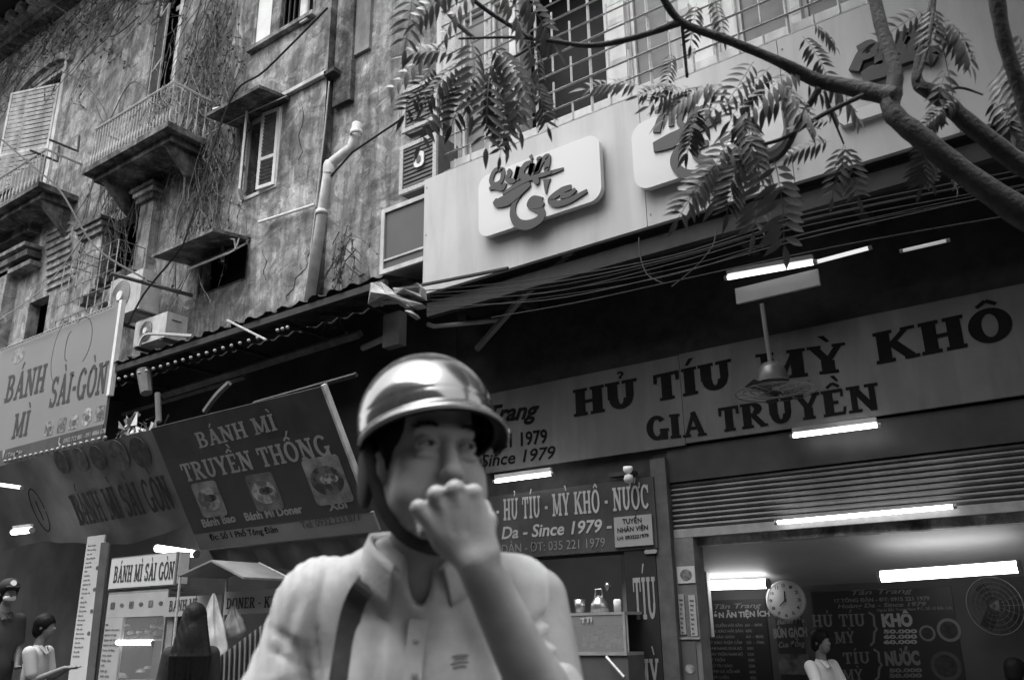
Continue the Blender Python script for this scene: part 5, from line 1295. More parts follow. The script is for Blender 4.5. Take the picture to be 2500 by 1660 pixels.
for px, py, rx, ry, lab in ((2264, 1545, 20, 20, 0), (2317, 1537, 30, 30, 0), (2310, 1625, 38, 38, 1)):
    q = Pk.hit(px, py); r_ = abs(Pk.hit(px + rx, py)[0] - q[0])
    MB().prism(Pk, arc(q[0], q[1], r_, r_, 0, 360, 24)[:-1], .002, .006).build('bowl_picture', mi2 if not lab else M('bowl_rim2', .07), t); MB().prism(Pk, arc(q[0], q[1], r_ * .74, r_ * .74, 0, 360, 24)[:-1], .007, .009).build('bowl_picture', M('bowl_in', .035, .6, .6, 12), t)
ck = thing('wall_clock', 'round white wall clock at the top of the menu boards', 'clock', Pk.pt(*Pk.hit(1922, 1463)))
cc = at(1922, 1465, 11.25); R_ = abs(at(1969, 1465, 11.25).x - cc.x); MB().tube([cc + Vector((0, -.02, R_ * .6)), cc + Vector((0, .33, R_ * .6))], .012, 6).build('bracket', greym, ck)
MB().lathe(cc + Vector((0, -.1, 0)), [(R_ * .9, 0), (R_, .01), (R_ * 1.02, .05), (R_, .09)], 32, (0, 1, 0)).build('rim', M('clock_rim', .5, .3), ck, True)
MB().lathe(cc + Vector((0, -.085, 0)), [(0, 0), (R_ * .92, 0), (R_ * .93, .08)], 32, (0, 1, 0)).build('face', M('clock_face', .42, .5, .05), ck)
Pck = Pl(cc + Vector((0, -.086, 0)), (1, 0, 0), (0, 0, 1))
m = MB()
for k in range(12): an = math.radians(90 - 30 * k); x, y = math.cos(an) * R_ * .74, math.sin(an) * R_ * .74; sans('n', str(k if k else 12), Pck, (x - .02, y - .018), (x + .02, y - .018), .038, ink, None, h0=.001, mb=m, bold=.03)
m.build('numerals', M('clock_ink', .08), ck)
MB().prism(Pck, band([(0, -.02), (.01, R_ * .45)], .014), .003, .006).build('hand', ink, ck); MB().prism(Pck, band([(.02, .01), (-R_ * .3, -R_ * .28)], .012), .007, .01).build('hand', ink, ck)
wf_ = thing('wall_fan', 'dark round wall fan at the far right below the tube light', 'fan', at(2425, 1470, 11.2))
c0 = at(2428, 1478, 11.1)
for k in range(6): MB().lathe(c0, [(.05 + .05 * k, -.003), (.056 + .05 * k, 0), (.05 + .05 * k, .003)], 28, (.3, 1, .1)).build('cage_ring', greym if k == 5 else M('fan_wire', .09), wf_)
for k in range(16): an = math.pi * 2 * k / 16; MB().tube([c0, c0 + Vector((.3 * math.cos(an), -.09 * math.cos(an), .3 * math.sin(an)))], .0025, 3).build('cage_wire', M('fan_wire', .09), wf_)
for k in range(3): an = 2.1 * k; u = Vector((math.cos(an), 0, math.sin(an))); v = Vector((-math.sin(an), .4, math.cos(an))) * .06; c1 = c0 + Vector((0, .05, 0)); MB().hexa([c1 + u * .04 - v, c1 + u * .26 - v, c1 + u * .26 + v, c1 + u * .04 + v] + [x + Vector((0, .008, 0)) for x in (c1 + u * .04 - v, c1 + u * .26 - v, c1 + u * .26 + v, c1 + u * .04 + v)]).build('blade', dark, wf_)
MB().lathe(c0 + Vector((0, .1, 0)), [(0, -.04), (.06, -.03), (.07, .05), (.03, .1), (.03, .45)], 14, (0, 1, 0)).build('motor', greym, wf_, True)
# posters on the jamb inside
for k, (A, B, lab, v_) in enumerate((((1652, 1383), (1698, 1422), 'small pale poster with a dark print at the top of the door jamb', .35), ((1655, 1450), (1676, 1548), 'left narrow price sheet on the door jamb', .22), ((1680, 1452), (1704, 1552), 'right narrow price sheet on the door jamb', .26), ((1662, 1565), (1708, 1700), 'dark food poster low on the door jamb', .07))):
    Pj = Pl((0, YW - .012, 0), (1, 0, 0), (0, 0, 1)); a = Pj.hit(*A); c = Pj.hit(*B); t = thing('poster', lab, 'poster', Pj.pt(a[0], c[1]))
    MB().box(a[0], c[0], YW - .012, YW - .002, min(a[1], c[1]), a[1]).build('sheet', M('poster_%d' % k, v_, .6, .1), t)
    if k in (1, 2): text_lines('printed_text', ['Món thêm', 'Trứng 5', 'Gà 10', 'Bò 15', 'Tôm 20', 'Rau 5', 'Mì 5', 'Cơm 5'], Pj, a[0] + .015, a[1] - .02, c[0] - .01, .05, .02, ink, t, frac=.11)
    else:
        q = ((a[0] + c[0]) / 2, (a[1] + c[1]) / 2); MB().prism(Pj, arc(q[0], q[1], (c[0] - a[0]) * .33, (c[0] - a[0]) * .28, 0, 360, 16)[:-1], .002, .005).build('food_picture', M('poster_pic_%d' % k, .12 if k == 0 else .2, .6, .7, 15), t)
MB().box(hx(1650, 1400, YW - .0), XD0, YW - .02, YW - .001, hz(1660, 1560), hz(1660, 1555)).build('jamb_trim', greym, nb2)
# left serving window: glass case, kettle, cup, jar, stick
gc = thing('glass_counter', 'glass food counter behind the rider in the side window', 'counter', at(1470, 1650, 9.2))
xa, xb = hx(1390, 1560, 9.0), hx(1528, 1560, 9.0); zc_ = hz(1460, 1494, 9.0); zb_ = hz(1460, 1592, 9.0)
MB().box(xa, xb, 9.0, 9.45, zc_ - .03, zc_).build('top', greym, gc); MB().box(xa, xb, 9.0, 9.45, zb_ - .03, zb_).build('shelf', greym, gc)
for x in (xa, xb - .03): MB().box(x, x + .03, 9.0, 9.03, zb_, zc_ - .03).build('corner_post', greym, gc)
MB().box(xa + .03, xb - .03, 9.005, 9.012, zb_, zc_ - .03).build('glass', GLASS('case_glass', .35, .3), gc); MB().box(xa, xb, 9.02, 9.45, .13, zb_ - .031).build('base', M('counter_dark', .06), gc)
sans_px(gc, 'TTI', Pl((0, 8.998, 0), (1, 0, 0), (0, 0, 1)), (1418, 1520), (1446, 1517), 12, inkp, bold=.05)
m = MB(); rr = random.Random(9)
for k in range(40): p = Vector((rr.uniform(xa + .1, xb - .1), rr.uniform(9.1, 9.3), rr.uniform(zb_ + .03, zb_ + .2))); s = rr.uniform(.02, .06); m.box(p.x, p.x + s * 1.5, p.y, p.y + s, p.z, p.z + s)
stuff(m.build('food', M('food_mass', .12, .6, .6, 9), gc))
kt = thing('kettle', 'shiny steel kettle on the glass counter', 'kettle', at(1464, 1494, 9.15)); b0 = at(1464, 1494, 9.15); b0.z = zc_
MB().lathe(b0, [(0, 0), (.11, 0), (.1, .1), (.06, .16), (.05, .17), (0, .2)], 18).build('body', steel, kt, True); MB().tube([b0 + Vector((-.05, 0, .17)), b0 + Vector((-.04, 0, .26)), b0 + Vector((.04, 0, .26)), b0 + Vector((.05, 0, .17))], .01, 6).build('handle', steel, kt)
b1 = at(1508, 1492, 9.1); b1.z = zc_; o = MB().lathe(b1, [(0, 0), (.04, 0), (.045, .12), (.03, .14), (0, .14)], 14).build('glass_jar', white, None, True); tag(o, 'small pale glass jar right of the kettle', 'jar')
b2 = at(1416, 1490, 9.1); b2.z = zc_; o = MB().lathe(b2, [(0, 0), (.05, 0), (.07, .15), (.065, .15), (.045, .01)], 14).build('cup', steel, None, True); tag(o, 'wide steel cup left of the kettle', 'cup')
o = MB().lathe(at(1484, 1430, 9.6), [(0, .05), (.03, .04), (.04, 0), (.03, -.05), (0, -.06)], 12).build('ladle', steel, None, True); tag(o, 'shiny ladle head hanging above the kettle', 'ladle')
o = MB().tube([at(1480, 1602, 8.95), at(1524, 1652, 8.95)], .02, 6).build('steel_rod', steel); tag(o, 'shiny slanted rod in front of the glass counter', 'rod')
def spline(P, sub=6):
    out = []
    for i in range(len(P) - 1):
        p0, p1, p2, p3 = P[max(i - 1, 0)], P[i], P[i + 1], P[min(i + 2, len(P) - 1)]
        for k in range(sub):
            t = k / sub; out.append(.5 * ((2 * p1) + (p2 - p0) * t + (2 * p0 - 5 * p1 + 4 * p2 - p3) * t * t + (3 * p1 - p0 - 3 * p2 + p3) * t ** 3))
    out.append(P[-1]); return out
# ------------------------------------------------------------------ people in the background
skin = M('skin', .30, .5, .22, 14, spec=.35, bump=.12, bscale=220); skind = M('skin_shade', .15, .55, .08, 10)
hairm = M('hair', .008, .6, .3, 60, spec=.12)
def yaw_of(p): return math.atan2(-p.x, p.y)          # rotation that makes local +y point away from the viewer
def person(label, px, py, d, cloth, turn=0.0, height=1.62, hair_long=False, cap=False, mask=False, phone=False, seated=False):
    hp = atD(px, py, d)                              # head centre
    base_z = .13
    t = bpy.data.objects.new('person', None); COL.objects.link(t); t.location = (hp.x, hp.y, base_z); t.rotation_euler = (0, 0, yaw_of(hp) + turn)
    tag(t, label, 'person')
    hz_ = hp.z - base_z; k = 1.0
    S = SDF((-.42, -.5, max(-.02, hz_ - 1.62)), (.42, .4, hz_ + .2), .014)
    hc = (0, 0, hz_)
    S.ell((0, .01, hz_ + .03), (.078, .095, .1), .02); S.ell((0, -.03, hz_ - .04), (.06, .065, .085), .02); S.ell((0, -.1, hz_ - .02), (.014, .02, .022), .01)
    for s in (-1, 1): S.ell((.08 * s, .01, hz_ - .01), (.012, .02, .03), .008)
    S.cap((0, .03, hz_ - .1), (0, .04, hz_ - .22), .055, .06, .02)
    sh = hz_ - .26
    legs = []
    if phone:
        arms = [((-.19, .04, sh), (-.2, -.04, sh - .28), (-.06, -.3, sh - .16)), ((.19, .04, sh), (.2, -.04, sh - .28), (.04, -.3, sh - .16))]
    elif seated:
        arms = [((-.19, .04, sh), (-.22, -.08, sh - .26), (-.1, -.32, sh - .3)), ((.19, .04, sh), (.22, -.08, sh - .26), (.1, -.32, sh - .3))]
    else:
        arms = [((-.16, .04, sh - .01), (-.2, .06, sh - .3), (-.16, -.1, sh - .5)), ((.16, .04, sh - .01), (.2, .06, sh - .3), (.16, -.1, sh - .5))]
    for a, b_, c in arms:
        S.cap(a, b_, .045, .038, .02); S.cap(b_, c, .038, .026, .01)
        S.ell((c[0], c[1] - .05, c[2]), (.035, .05, .02), .01)
        for q in range(4): S.cap((c[0] - .025 + .017 * q, c[1] - .08, c[2]), (c[0] - .025 + .017 * q, c[1] - .13, c[2] + .01), .009, .008, .004)
    S.ell((0, .05, sh - .22), (.15, .09, .26), .03)
    S.mesh('body', skind, t)
    T = SDF((-.42, -.3, max(-.02, hz_ - 1.62)), (.42, .4, hz_ - .1), .014)
    T.ell((0, .05, sh - .2), (.185, .115, .26), .05); T.cap((-.12, .05, sh - .03), (.12, .05, sh - .03), .06, .06, .06); T.ell((0, .05, sh - .48), (.17, .12, .2), .06)
    T.cap((0, .04, sh + .06), (0, .045, sh), .06, .09, .03)
    for a, b_, c in arms:
        e = tuple(a[i] + (b_[i] - a[i]) * .75 for i in range(3)); T.cap(a, e, .07, .062, .03)
    T.mesh('shirt', cloth, t)
    L = SDF((-.3, -.5 if seated else -.25, -.02), (.3, .35, max(.3, hz_ - .7)), .016)
    hipz = hz_ - .74
    for s in (-1, 1):
        if seated: L.cap((.1 * s, .05, hipz + .03), (.12 * s, -.36, hipz + .04), .085, .065, .03); L.cap((.12 * s, -.36, hipz + .04), (.12 * s, -.34, .06), .06, .045, .02)
        else: L.cap((.09 * s, .05, hipz + .06), (.1 * s, .04, hipz * .52), .09, .06, .03); L.cap((.1 * s, .04, hipz * .52), (.1 * s, .07, .06), .06, .045, .02)
        L.ell((.11 * s, (-.4 if seated else .0), .04), (.045, .12, .045), .01)
    L.mesh('trousers', M('trousers', .03, .8, .2, 5), t)
    Hh = SDF((-.25, -.2, hz_ - .68), (.25, .3, hz_ + .25), .009)
    Hh.ell((0, .02, hz_ + .04), (.097, .112, .108), .01)
    if hair_long:
        Hh.ell((0, .06, hz_ - .06), (.1, .08, .14), .03); Hh.ell((0, .13, hz_ - .3), (.13, .065, .26), .04); Hh.ell((0, -.02, hz_ + .02), (.098, .09, .1), .02)
        rh = random.Random(5)
        for k in range(46):
            a0 = rh.uniform(-1.25, 1.25); x0 = .09 * math.sin(a0); x1 = x0 * 1.55 + rh.uniform(-.025, .025)
            Hh.cap((x0, .06 + .05 * math.cos(a0), hz_ + .02), (x1, .16 + .03 * math.cos(a0), hz_ - .28), .016, .014, .006); Hh.cap((x1, .16 + .03 * math.cos(a0), hz_ - .28), (x1 * .9 + rh.uniform(-.02, .02), .185, hz_ - .5 - rh.uniform(0, .1)), .014, .005, .006)
    else:
        Hh.ell((0, .06, hz_ - .03), (.082, .075, .09), .02); Hh.ell((0, -.085, hz_ - .035), (.078, .062, .075), .008, mode='sub')
    Xh, Yh, Zh = np.meshgrid(*Hh.ax, indexing='ij'); Hh.F += (.002 * np.sin(Xh * 210 + Yh * 150)).astype(np.float32)
    Hh.mesh('hair', hairm, t)
    for s_ in (-1, 1): obj_local(MB().hexa([(s_ * .01, -.085, sh + .0), (s_ * .05, -.07, sh - .02), (s_ * .075, -.01, sh + .05), (s_ * .055, -.02, sh + .07)] + [(s_ * .01, -.075, sh + .005), (s_ * .05, -.06, sh - .015), (s_ * .075, -.0, sh + .055), (s_ * .055, -.01, sh + .075)]), 'collar', cloth, t)
    if cap:
        C_ = SDF((-.2, -.25, hz_ - .1), (.2, .2, hz_ + .25), .01); C_.ell((0, .02, hz_ + .07), (.105, .118, .095), .01); C_.ell((0, -.12, hz_ + .06), (.075, .07, .012), .01); C_.ell((0, .0, hz_ - .06), (.12, .14, .09), .01, mode='sub'); C_.mesh('cap', dark, t)
        obj_local(MB().prism(Pl((0, -.085, hz_ + .1), (1, 0, 0), (0, .35, 1)), arc(0, 0, .03, .032, 0, 360, 12)[:-1], .0, .02), 'cap_patch', white, t)
    if mask:
        K_ = SDF((-.12, -.2, hz_ - .18), (.12, .05, hz_ + .06), .008); K_.ell((0, -.04, hz_ - .05), (.062, .062, .045), .01); K_.mesh('face_mask', white, t)
    if False: obj_local(MB().hexa([(-.05, -.44, sh - .16), (.03, -.44, sh - .16), (.03, -.4, sh - .02), (-.05, -.4, sh - .02), (-.05, -.43, sh - .165), (.03, -.43, sh - .165), (.03, -.39, sh - .025), (-.05, -.39, sh - .025)]), 'phone', black, t) if False else None
    return t
person('long haired woman in black seen from behind at the bread cart', 474, 1514, 7.3, M('black_top', .02, .8, .3, 20, bump=.3), turn=math.pi, hair_long=True)
person('vendor in cap and white face mask with dark jacket at the left edge', 22, 1448, 9.5, M('dark_jacket', .05, .8, .3, 3), cap=True, mask=True, turn=.3)
person('woman in white top looking down at her hands at far left', 112, 1530, 9.5, M('white_top', .42, .8, .1, 3), phone=True, turn=1.1)
person('seated man in white shirt in front of the large menu board', 2006, 1566, 9.9, M('white_shirt_b', .5, .8, .08, 3), seated=True, turn=.9)
person('dark haired person low at the right edge of the shop', 2482, 1640, 8.9, M('grey_top', .12, .8, .3, 6), seated=True, turn=2.6)

# ------------------------------------------------------------------ the rider in the foreground
ex = Vector((.8131, .5821, 0)); ey = Vector((-.5821, .8131, 0))
r_ = ray(1060, 1110); HC = CAM + r_ * (1.42 / (r_.dot(ey)))
man = bpy.data.objects.new('person', None); COL.objects.link(man); HCm = HC - ex * .008; man.location = (HCm.x, HCm.y, 0); man.rotation_euler = (0, 0, math.atan2(ex.y, ex.x))
tag(man, 'man in shiny helmet and pale polo shirt holding his fist to his mouth', 'person')
Z0 = HC.z
F_ = np.array([.44, -.898, 0]); R2 = np.array([.898, .44, 0])
pit = math.radians(4)
Fp = F_ * math.cos(pit) + np.array([0, 0, 1]) * math.sin(pit) * 0; Up = np.array([0, 0, 1.])
def h2l(a, b_, c): v = R2 * a + Fp * b_ + Up * c; return (float(v[0]), float(v[1]), float(v[2]) + Z0)
HR = [R2, Fp, Up]
S = SDF((-.33, -.29, Z0 - .52), (.33, .26, Z0 + .15), .0034)
e = lambda c, r, k=.01, mode='add': S.ell(h2l(*c), r, k, HR, mode)
e((0, -.02, .035), (.078, .096, .095)); e((0, .018, -.048), (.075, .071, .087), .02); e((0, .045, -.115), (.034, .036, .03), .03)
for s in (-1, 1):
    S.cap(h2l(.063 * s, -.005, -.075), h2l(.028 * s, .053, -.12), .024, .022, .02)
    e((.045 * s, .058, -.038), (.026, .022, .022), .018)                 # cheekbone
    e((.045 * s, .052, -.072), (.033, .031, .036), .02)                    # cheek
e((0, .072, .024), (.05, .014, .012), .022);
for s in (-1, 1): e((.033 * s, .1, -.001), (.024, .0165, .014), .02, 'sub')
S.cap(h2l(0, .082, .002), h2l(0, .1, -.04), .0095, .014, .010); e((0, .105, -.046), (.0165, .012, .012), .006)
for s in (-1, 1): e((.014 * s, .096, -.049), (.009, .01, .008), .005); e((.0085 * s, .103, -.058), (.004, .006, .004), .003, 'sub')
for s in (-1, 1):
    e((.033 * s, .0735, .001), (.0185, .0155, .0135), .005)              # lids over the eyeball
    e((.034 * s, .079, -.017), (.019, .0095, .0065), .005)                 # bag under the eye
    e((.033 * s, .088, -.0115), (.017, .004, .0018), .003, 'sub')
    S.cap(h2l(.022 * s, .095, -.048), h2l(.042 * s, .078, -.09), .0035, .003, .006, 'sub')
    e((.082 * s, -.008, -.03), (.01, .021, .034), .006); e((.084 * s, -.006, -.025), (.005, .01, .018), .004, 'sub')
e((0, .088, -.079), (.026, .014, .007), .006); e((0, .086, -.092), (.022, .013, .008), .006); e((0, .101, -.0855), (.026, .008, .0018), .002, 'sub')
# neck and trunk
S.chain([(0, .025, Z0 - .08), (-.01, .062, Z0 - .17), (-.01, .095, Z0 - .28)], [.06, .06, .062], .03)
S.ell((-.02, .11, Z0 - .43), (.15, .08, .18), .04)
# arm on the left of the picture hangs down
S.chain([(-.2, .09, Z0 - .23), (-.25, .07, Z0 - .5), (-.26, .04, Z0 - .6)], [.055, .048, .045], .03)
# raised arm: shoulder, elbow, wrist, fist
S.chain([(.17, .09, Z0 - .23), (.215, .02, Z0 - .48)], [.055, .048], .03)
WR = (.085, -.185, Z0 - .185)
S.chain([(.215, .02, Z0 - .48), (.17, -.08, Z0 - .36), WR], [.05, .042, .029], .02)
# back of the hand from the wrist to four knuckles
KN = [(.006, -.194, Z0 - .113), (.031, -.203, Z0 - .096), (.057, -.206, Z0 - .089), (.083, -.200, Z0 - .094)]
for i, kq in enumerate(KN):
    b0 = (WR[0] - .018 + .011 * i, WR[1] + .0, WR[2] + .012)
    S.cap(b0, kq, .0185, .0122, .012)
    S.ell(kq, (.0128, .0125, .0118), .003)
S.ell((.062, -.186, Z0 - .145), (.043, .018, .04), .014)
for i, kq in enumerate(KN):                                             # fingers curl towards the mouth and back under
    r0 = (.0105, .0118, .0118, .0112)[i]; l1 = (.028, .034, .036, .033)[i]
    k1 = (kq[0] + .001, kq[1] + l1 * .96, kq[2] + l1 * .14); k2 = (k1[0] + .002, k1[1] + .006, k1[2] - .024); k3 = (k2[0] + .002, k2[1] - .014, k2[2] - .012)
    S.chain([kq, k1, k2, k3], [r0 * 1.12, r0, r0 * .92, r0 * .8], .0018)
S.chain([(.096, -.176, Z0 - .155), (.1, -.166, Z0 - .128), (.092, -.148, Z0 - .108), (.072, -.138, Z0 - .104)], [.016, .0135, .012, .0095], .006)  # thumb leaves the side of the palm
for i in range(3): S.cap((.016 + .0275 * i, -.216, Z0 - .108 + .006 * i), (.04 + .016 * i, -.212, Z0 - .15), .0045, .002, .006, 'sub')
S.mesh('body', skin, man)
def lidpt(s, a, z, h):
    q = max(.02, 1 - ((a - .033 * s) / .0185) ** 2 - ((z - .001) / .0135) ** 2)
    return h2l(a, .0735 + .0155 * math.sqrt(q) + h, z)
for s in (-1, 1):
    c_ = .034 * s; hw = .0148; top, bot = [], []
    for i in range(13):
        f = -1 + 2 * i / 12; a = c_ + hw * f; sh_ = (1 - f * f)
        out_ = f * s                                   # towards the temple
        top.append((a, -.0012 + .0058 * sh_ ** .7 - .0014 * out_)); bot.append((a, -.0012 - .0036 * sh_ ** .8 - .001 * out_))
    m = MB()
    for i in range(13):
        for q in range(5): a = top[i][0]; z = top[i][1] + (bot[i][1] - top[i][1]) * q / 4; m.v.append(lidpt(s, a, z, .0012))
    for i in range(12):
        for q in range(4): k = i * 5 + q; m.f.append((k, k + 1, k + 6, k + 5))
    obj_local(m, 'eye', M('eye_white', .2, .25, .05, 3, spec=.6), man, True)
    m = MB(); ci = c_ + .0035; n = 16; m.v.append(lidpt(s, ci, .0004, .0018))
    for i in range(n):
        an = 2 * math.pi * i / n; a = ci + .0052 * math.cos(an); z = .0004 + .0052 * math.sin(an)
        f = (a - c_) / hw; sh_ = max(0, 1 - f * f); z = min(z, -.0012 + .0058 * sh_ ** .7 - .0014 * f * s); z = max(z, -.0012 - .0036 * sh_ ** .8)
        m.v.append(lidpt(s, a, z, .0018))
    for i in range(n): m.f.append((0, 1 + i, 1 + (i + 1) % n))
    obj_local(m, 'iris', black, man)
    obj_local(MB().tube([lidpt(s, a, z, .0012) for a, z in top], .0011, 5), 'eyelid_line', M('lash', .02), man)
    obj_local(MB().tube([lidpt(s, a, z + .0055, .0002) for a, z in top[1:-1]], .0008, 5), 'eyelid_fold', skind, man)
# brows
for s in (-1, 1):
    m = MB(); rr = random.Random(6 + s)
    for k in range(60):
        f = rr.random(); a = .018 + .036 * f; zz = .026 + .005 * math.sin(.6 + f * 2.6) + rr.uniform(-.003, .003); p = h2l(a * s, .0895 - .8 * max(0, a - .02) ** 1.3, zz); q = h2l((a + .007) * s, .0892 - .8 * max(0, a - .013) ** 1.3, zz + .003)
        m.tube([p, q], .0005, 3, False)
    obj_local(m, 'eyebrow', hairm, man)
# hair round the ears and nape
G = SDF((-.13, -.12, Z0 - .12), (.13, .15, Z0 + .12), .004)
G.ell(h2l(0, -.028, .03), (.085, .1, .1), .01, HR)
for s in (-1, 1): G.ell(h2l(.072 * s, -.002, -.01), (.013, .02, .035), .01, HR)
G.ell(h2l(0, -.075, -.06), (.066, .04, .06), .02, HR)
G.ell(h2l(0, .085, -.02), (.078, .075, .1), .01, HR, 'sub')
G.mesh('hair', hairm, man)
# helmet: shell, groove, peak, rim trim, lining, straps
hm = M('helmet_shell', .27, .15, .15, 9, spec=.8, metal=.85, coat=.4)
tilt = math.radians(6)
def hp_(az, th, R=(.114, .13, .120), c=(0, -.016, .056), ex_=0.0):
    """az from forward, th from the top; local point on the shell"""
    a = math.sin(az) * math.sin(th) * (R[0] + ex_); b_ = math.cos(az) * math.sin(th) * (R[1] + ex_); z = math.cos(th) * (R[2] + ex_)
    z2 = z - math.sin(tilt) * b_ * .5
    return h2l(c[0] + a, c[1] + b_, c[2] + z2)
def rim_th(az):
    f = (1 + math.cos(az)) / 2
    return math.radians(117 - 33 * f ** 1.7)
m = MB(); NA, NT = 96, 60
for j in range(NT + 1):
    for i in range(NA):
        az = 2 * math.pi * i / NA; th = rim_th(az) * (j / NT)
        g = .0007 * math.exp(-((j / NT - .84) / .012) ** 2)
        m.v.append(hp_(az, th, ex_=-g))
for j in range(NT):
    for i in range(NA):
        a = j * NA + i; b_ = j * NA + (i + 1) % NA; m.f.append((a, b_, b_ + NA, a + NA))
helm = obj_local(m, 'helmet', hm, man, True)
m = MB()
for j in range(13):
    for i in range(NA):
        az = 2 * math.pi * i / NA; th = rim_th(az) * (1 - j / 12 * .55); m.v.append(hp_(az, th, ex_=-.012 - .003 * (j > 0)))
for j in range(12):
    for i in range(NA):
        a = j * NA + i; b_ = j * NA + (i + 1) % NA; m.f.append((a, b_, b_ + NA, a + NA))
o = obj_local(m, 'lining', black, man, True)
rimp = [hp_(2 * math.pi * i / NA, rim_th(2 * math.pi * i / NA), ex_=.002) for i in range(NA + 1)]
obj_local(MB().tube(rimp, .0045, 6, False), 'rim_trim', dark, man, True)
m = MB(); n = 40; L = 7
pk_top = []
for j in range(L + 1):
    for i in range(n + 1):
        az = math.radians(-84 + 168 * i / n); f = j / L; base = Vector(hp_(az, rim_th(az) * .985, ex_=.004)); ln = .027 * (max(0, math.cos(az * 1.02)) ** .9) + .002
        d = Vector(tuple(R2)) * math.sin(az) * .7 + Vector(tuple(F_)) * math.cos(az); d.normalize()
        m.v.append(tuple(base + d * ln * f + Vector((0, 0, -.010 * f * f - .008 * f))))
for j in range(L):
    for i in range(n): a = j * (n + 1) + i; m.f.append((a, a + 1, a + n + 2, a + n + 1))
edge = [m.v[L * (n + 1) + i] for i in range(n + 1)]
pk = obj_local(m, 'peak', hm, man, True); so = pk.modifiers.new('thick', 'SOLIDIFY'); so.thickness = .004; so.offset = -1
m2 = MB(); m2.v = [(x, y, z - .006) for x, y, z in m.v]; m2.f = list(m.f); obj_local(m2, 'peak_underside', black, man, True)
obj_local(MB().tube(edge, .0022, 6), 'peak_trim', M('peak_trim', .3, .35, .05, 3, metal=.5), man, True)
# strap and cheek pad
def tape(parent, pts, w_, th, name, mat, normal=(0, -1, 0), sub=6):
    P = [Vector(p) for p in pts]; out = []
    for i in range(len(P) - 1):
        p0, p1, p2, p3 = P[max(i - 1, 0)], P[i], P[i + 1], P[min(i + 2, len(P) - 1)]
        for k in range(sub):
            t = k / sub; out.append(.5 * ((2 * p1) + (p2 - p0) * t + (2 * p0 - 5 * p1 + 4 * p2 - p3) * t * t + (3 * p1 - p0 - 3 * p2 + p3) * t ** 3))
    out.append(P[-1]); m = MB()
    for i, p in enumerate(out):
        d = (out[min(i + 1, len(out) - 1)] - out[max(i - 1, 0)]).normalized(); n_ = Vector(normal); s = d.cross(n_).normalized() * w_ / 2; n2 = s.cross(d).normalized() * th
        m.v += [tuple(p - s), tuple(p + s), tuple(p + s + n2), tuple(p - s + n2)]
        if i:
            k = 4 * i
            for q in range(4): m.f.append((k - 4 + q, k - 4 + (q + 1) % 4, k + (q + 1) % 4, k + q))
    return obj_local(m, name, mat, parent, False)
tape(man, [h2l(-.098, -.015, .0), h2l(-.09, .0, -.05), h2l(-.078, .02, -.1), h2l(-.05, .048, -.142), h2l(-.0, .062, -.158), h2l(.05, .04, -.14)], .02, .003, 'chin_strap', black, tuple(h2l(-.8, .6, 0)[i] - (0, 0, Z0)[i] for i in range(3)))
tape(man, [h2l(.098, -.015, .0), h2l(.088, .0, -.05), h2l(.07, .03, -.11), h2l(.05, .04, -.14)], .02, .003, 'chin_strap', black, tuple(h2l(.9, .4, 0)[i] - (0, 0, Z0)[i] for i in range(3)))
Gp = SDF((-.16, -.1, Z0 - .16), (.16, .17, Z0 + .08), .005)
for s in (-1, 1):
    Gp = SDF((-.16, -.1, Z0 - .16), (.16, .17, Z0 + .08), .005); Gp.ell(h2l(.092 * s, -.048, -.03), (.012, .034, .06), .01, HR); Gp.mesh('ear_pad', dark, man)
# polo shirt
T = SDF((-.36, -.2, Z0 - .85), (.34, .26, Z0 - .1), .005)
T.ell((-.02, .1, Z0 - .42), (.2, .125, .24), .05); T.ell((-.02, .105, Z0 - .68), (.19, .125, .25), .08)
T.cap((-.17, .095, Z0 - .228), (.125, .095, Z0 - .228), .07, .07, .06); T.ell((-.015, .075, Z0 - .18), (.112, .085, .066), .05)
T.chain([(-.19, .09, Z0 - .235), (-.243, .075, Z0 - .40), (-.255, .065, Z0 - .47)], [.072, .068, .072], .03)
T.chain([(.14, .09, Z0 - .232), (.172, .05, Z0 - .38), (.185, .035, Z0 - .43)], [.07, .067, .07], .03)
sl = T.F; X, Y, Z = np.meshgrid(T.ax[0], T.ax[1], T.ax[2] - Z0, indexing='ij')
def fold(x0, z0, x1, z1, w_, dep):
    L2 = (x1 - x0) ** 2 + (z1 - z0) ** 2; t = np.clip(((X - x0) * (x1 - x0) + (Z - z0) * (z1 - z0)) / L2, 0, 1)
    d = np.sqrt((X - x0 - t * (x1 - x0)) ** 2 + (Z - z0 - t * (z1 - z0)) ** 2)
    return (dep * np.exp(-(d / w_) ** 2) * np.sin(np.pi * np.clip(t, .04, .96)) ** .5).astype(np.float32)
for a in ((.11, -.3, .22, -.24, .009, .006), (.12, -.33, .225, -.27, .01, .007), (.13, -.345, .23, -.31, .009, .006), (.1, -.2, .14, -.4, .014, .01), (.04, -.24, .1, -.42, .02, .01), (-.02, -.3, .03, -.5, .022, .008), (-.2, -.2, -.24, -.33, .01, .006), (-.17, -.19, -.19, -.4, .014, .007), (-.22, -.3, -.15, -.4, .009, .006), (-.09, -.26, -.06, -.5, .02, .007), (-.12, -.2, -.14, -.5, .013, .005), (.0, -.36, .06, -.5, .012, .005), (-.04, -.26, .0, -.34, .012, .006)):
    T.F += fold(*a)
rf = random.Random(14)
for (x0_, z0_, x1_, z1_) in ((-.165, -.17, -.178, -.25), (-.178, -.25, -.17, -.33), (-.17, -.33, -.15, -.4), (.125, -.17, .14, -.25), (.14, -.25, .13, -.33)): T.F += fold(x0_, z0_, x1_, z1_, .0035, .0022)
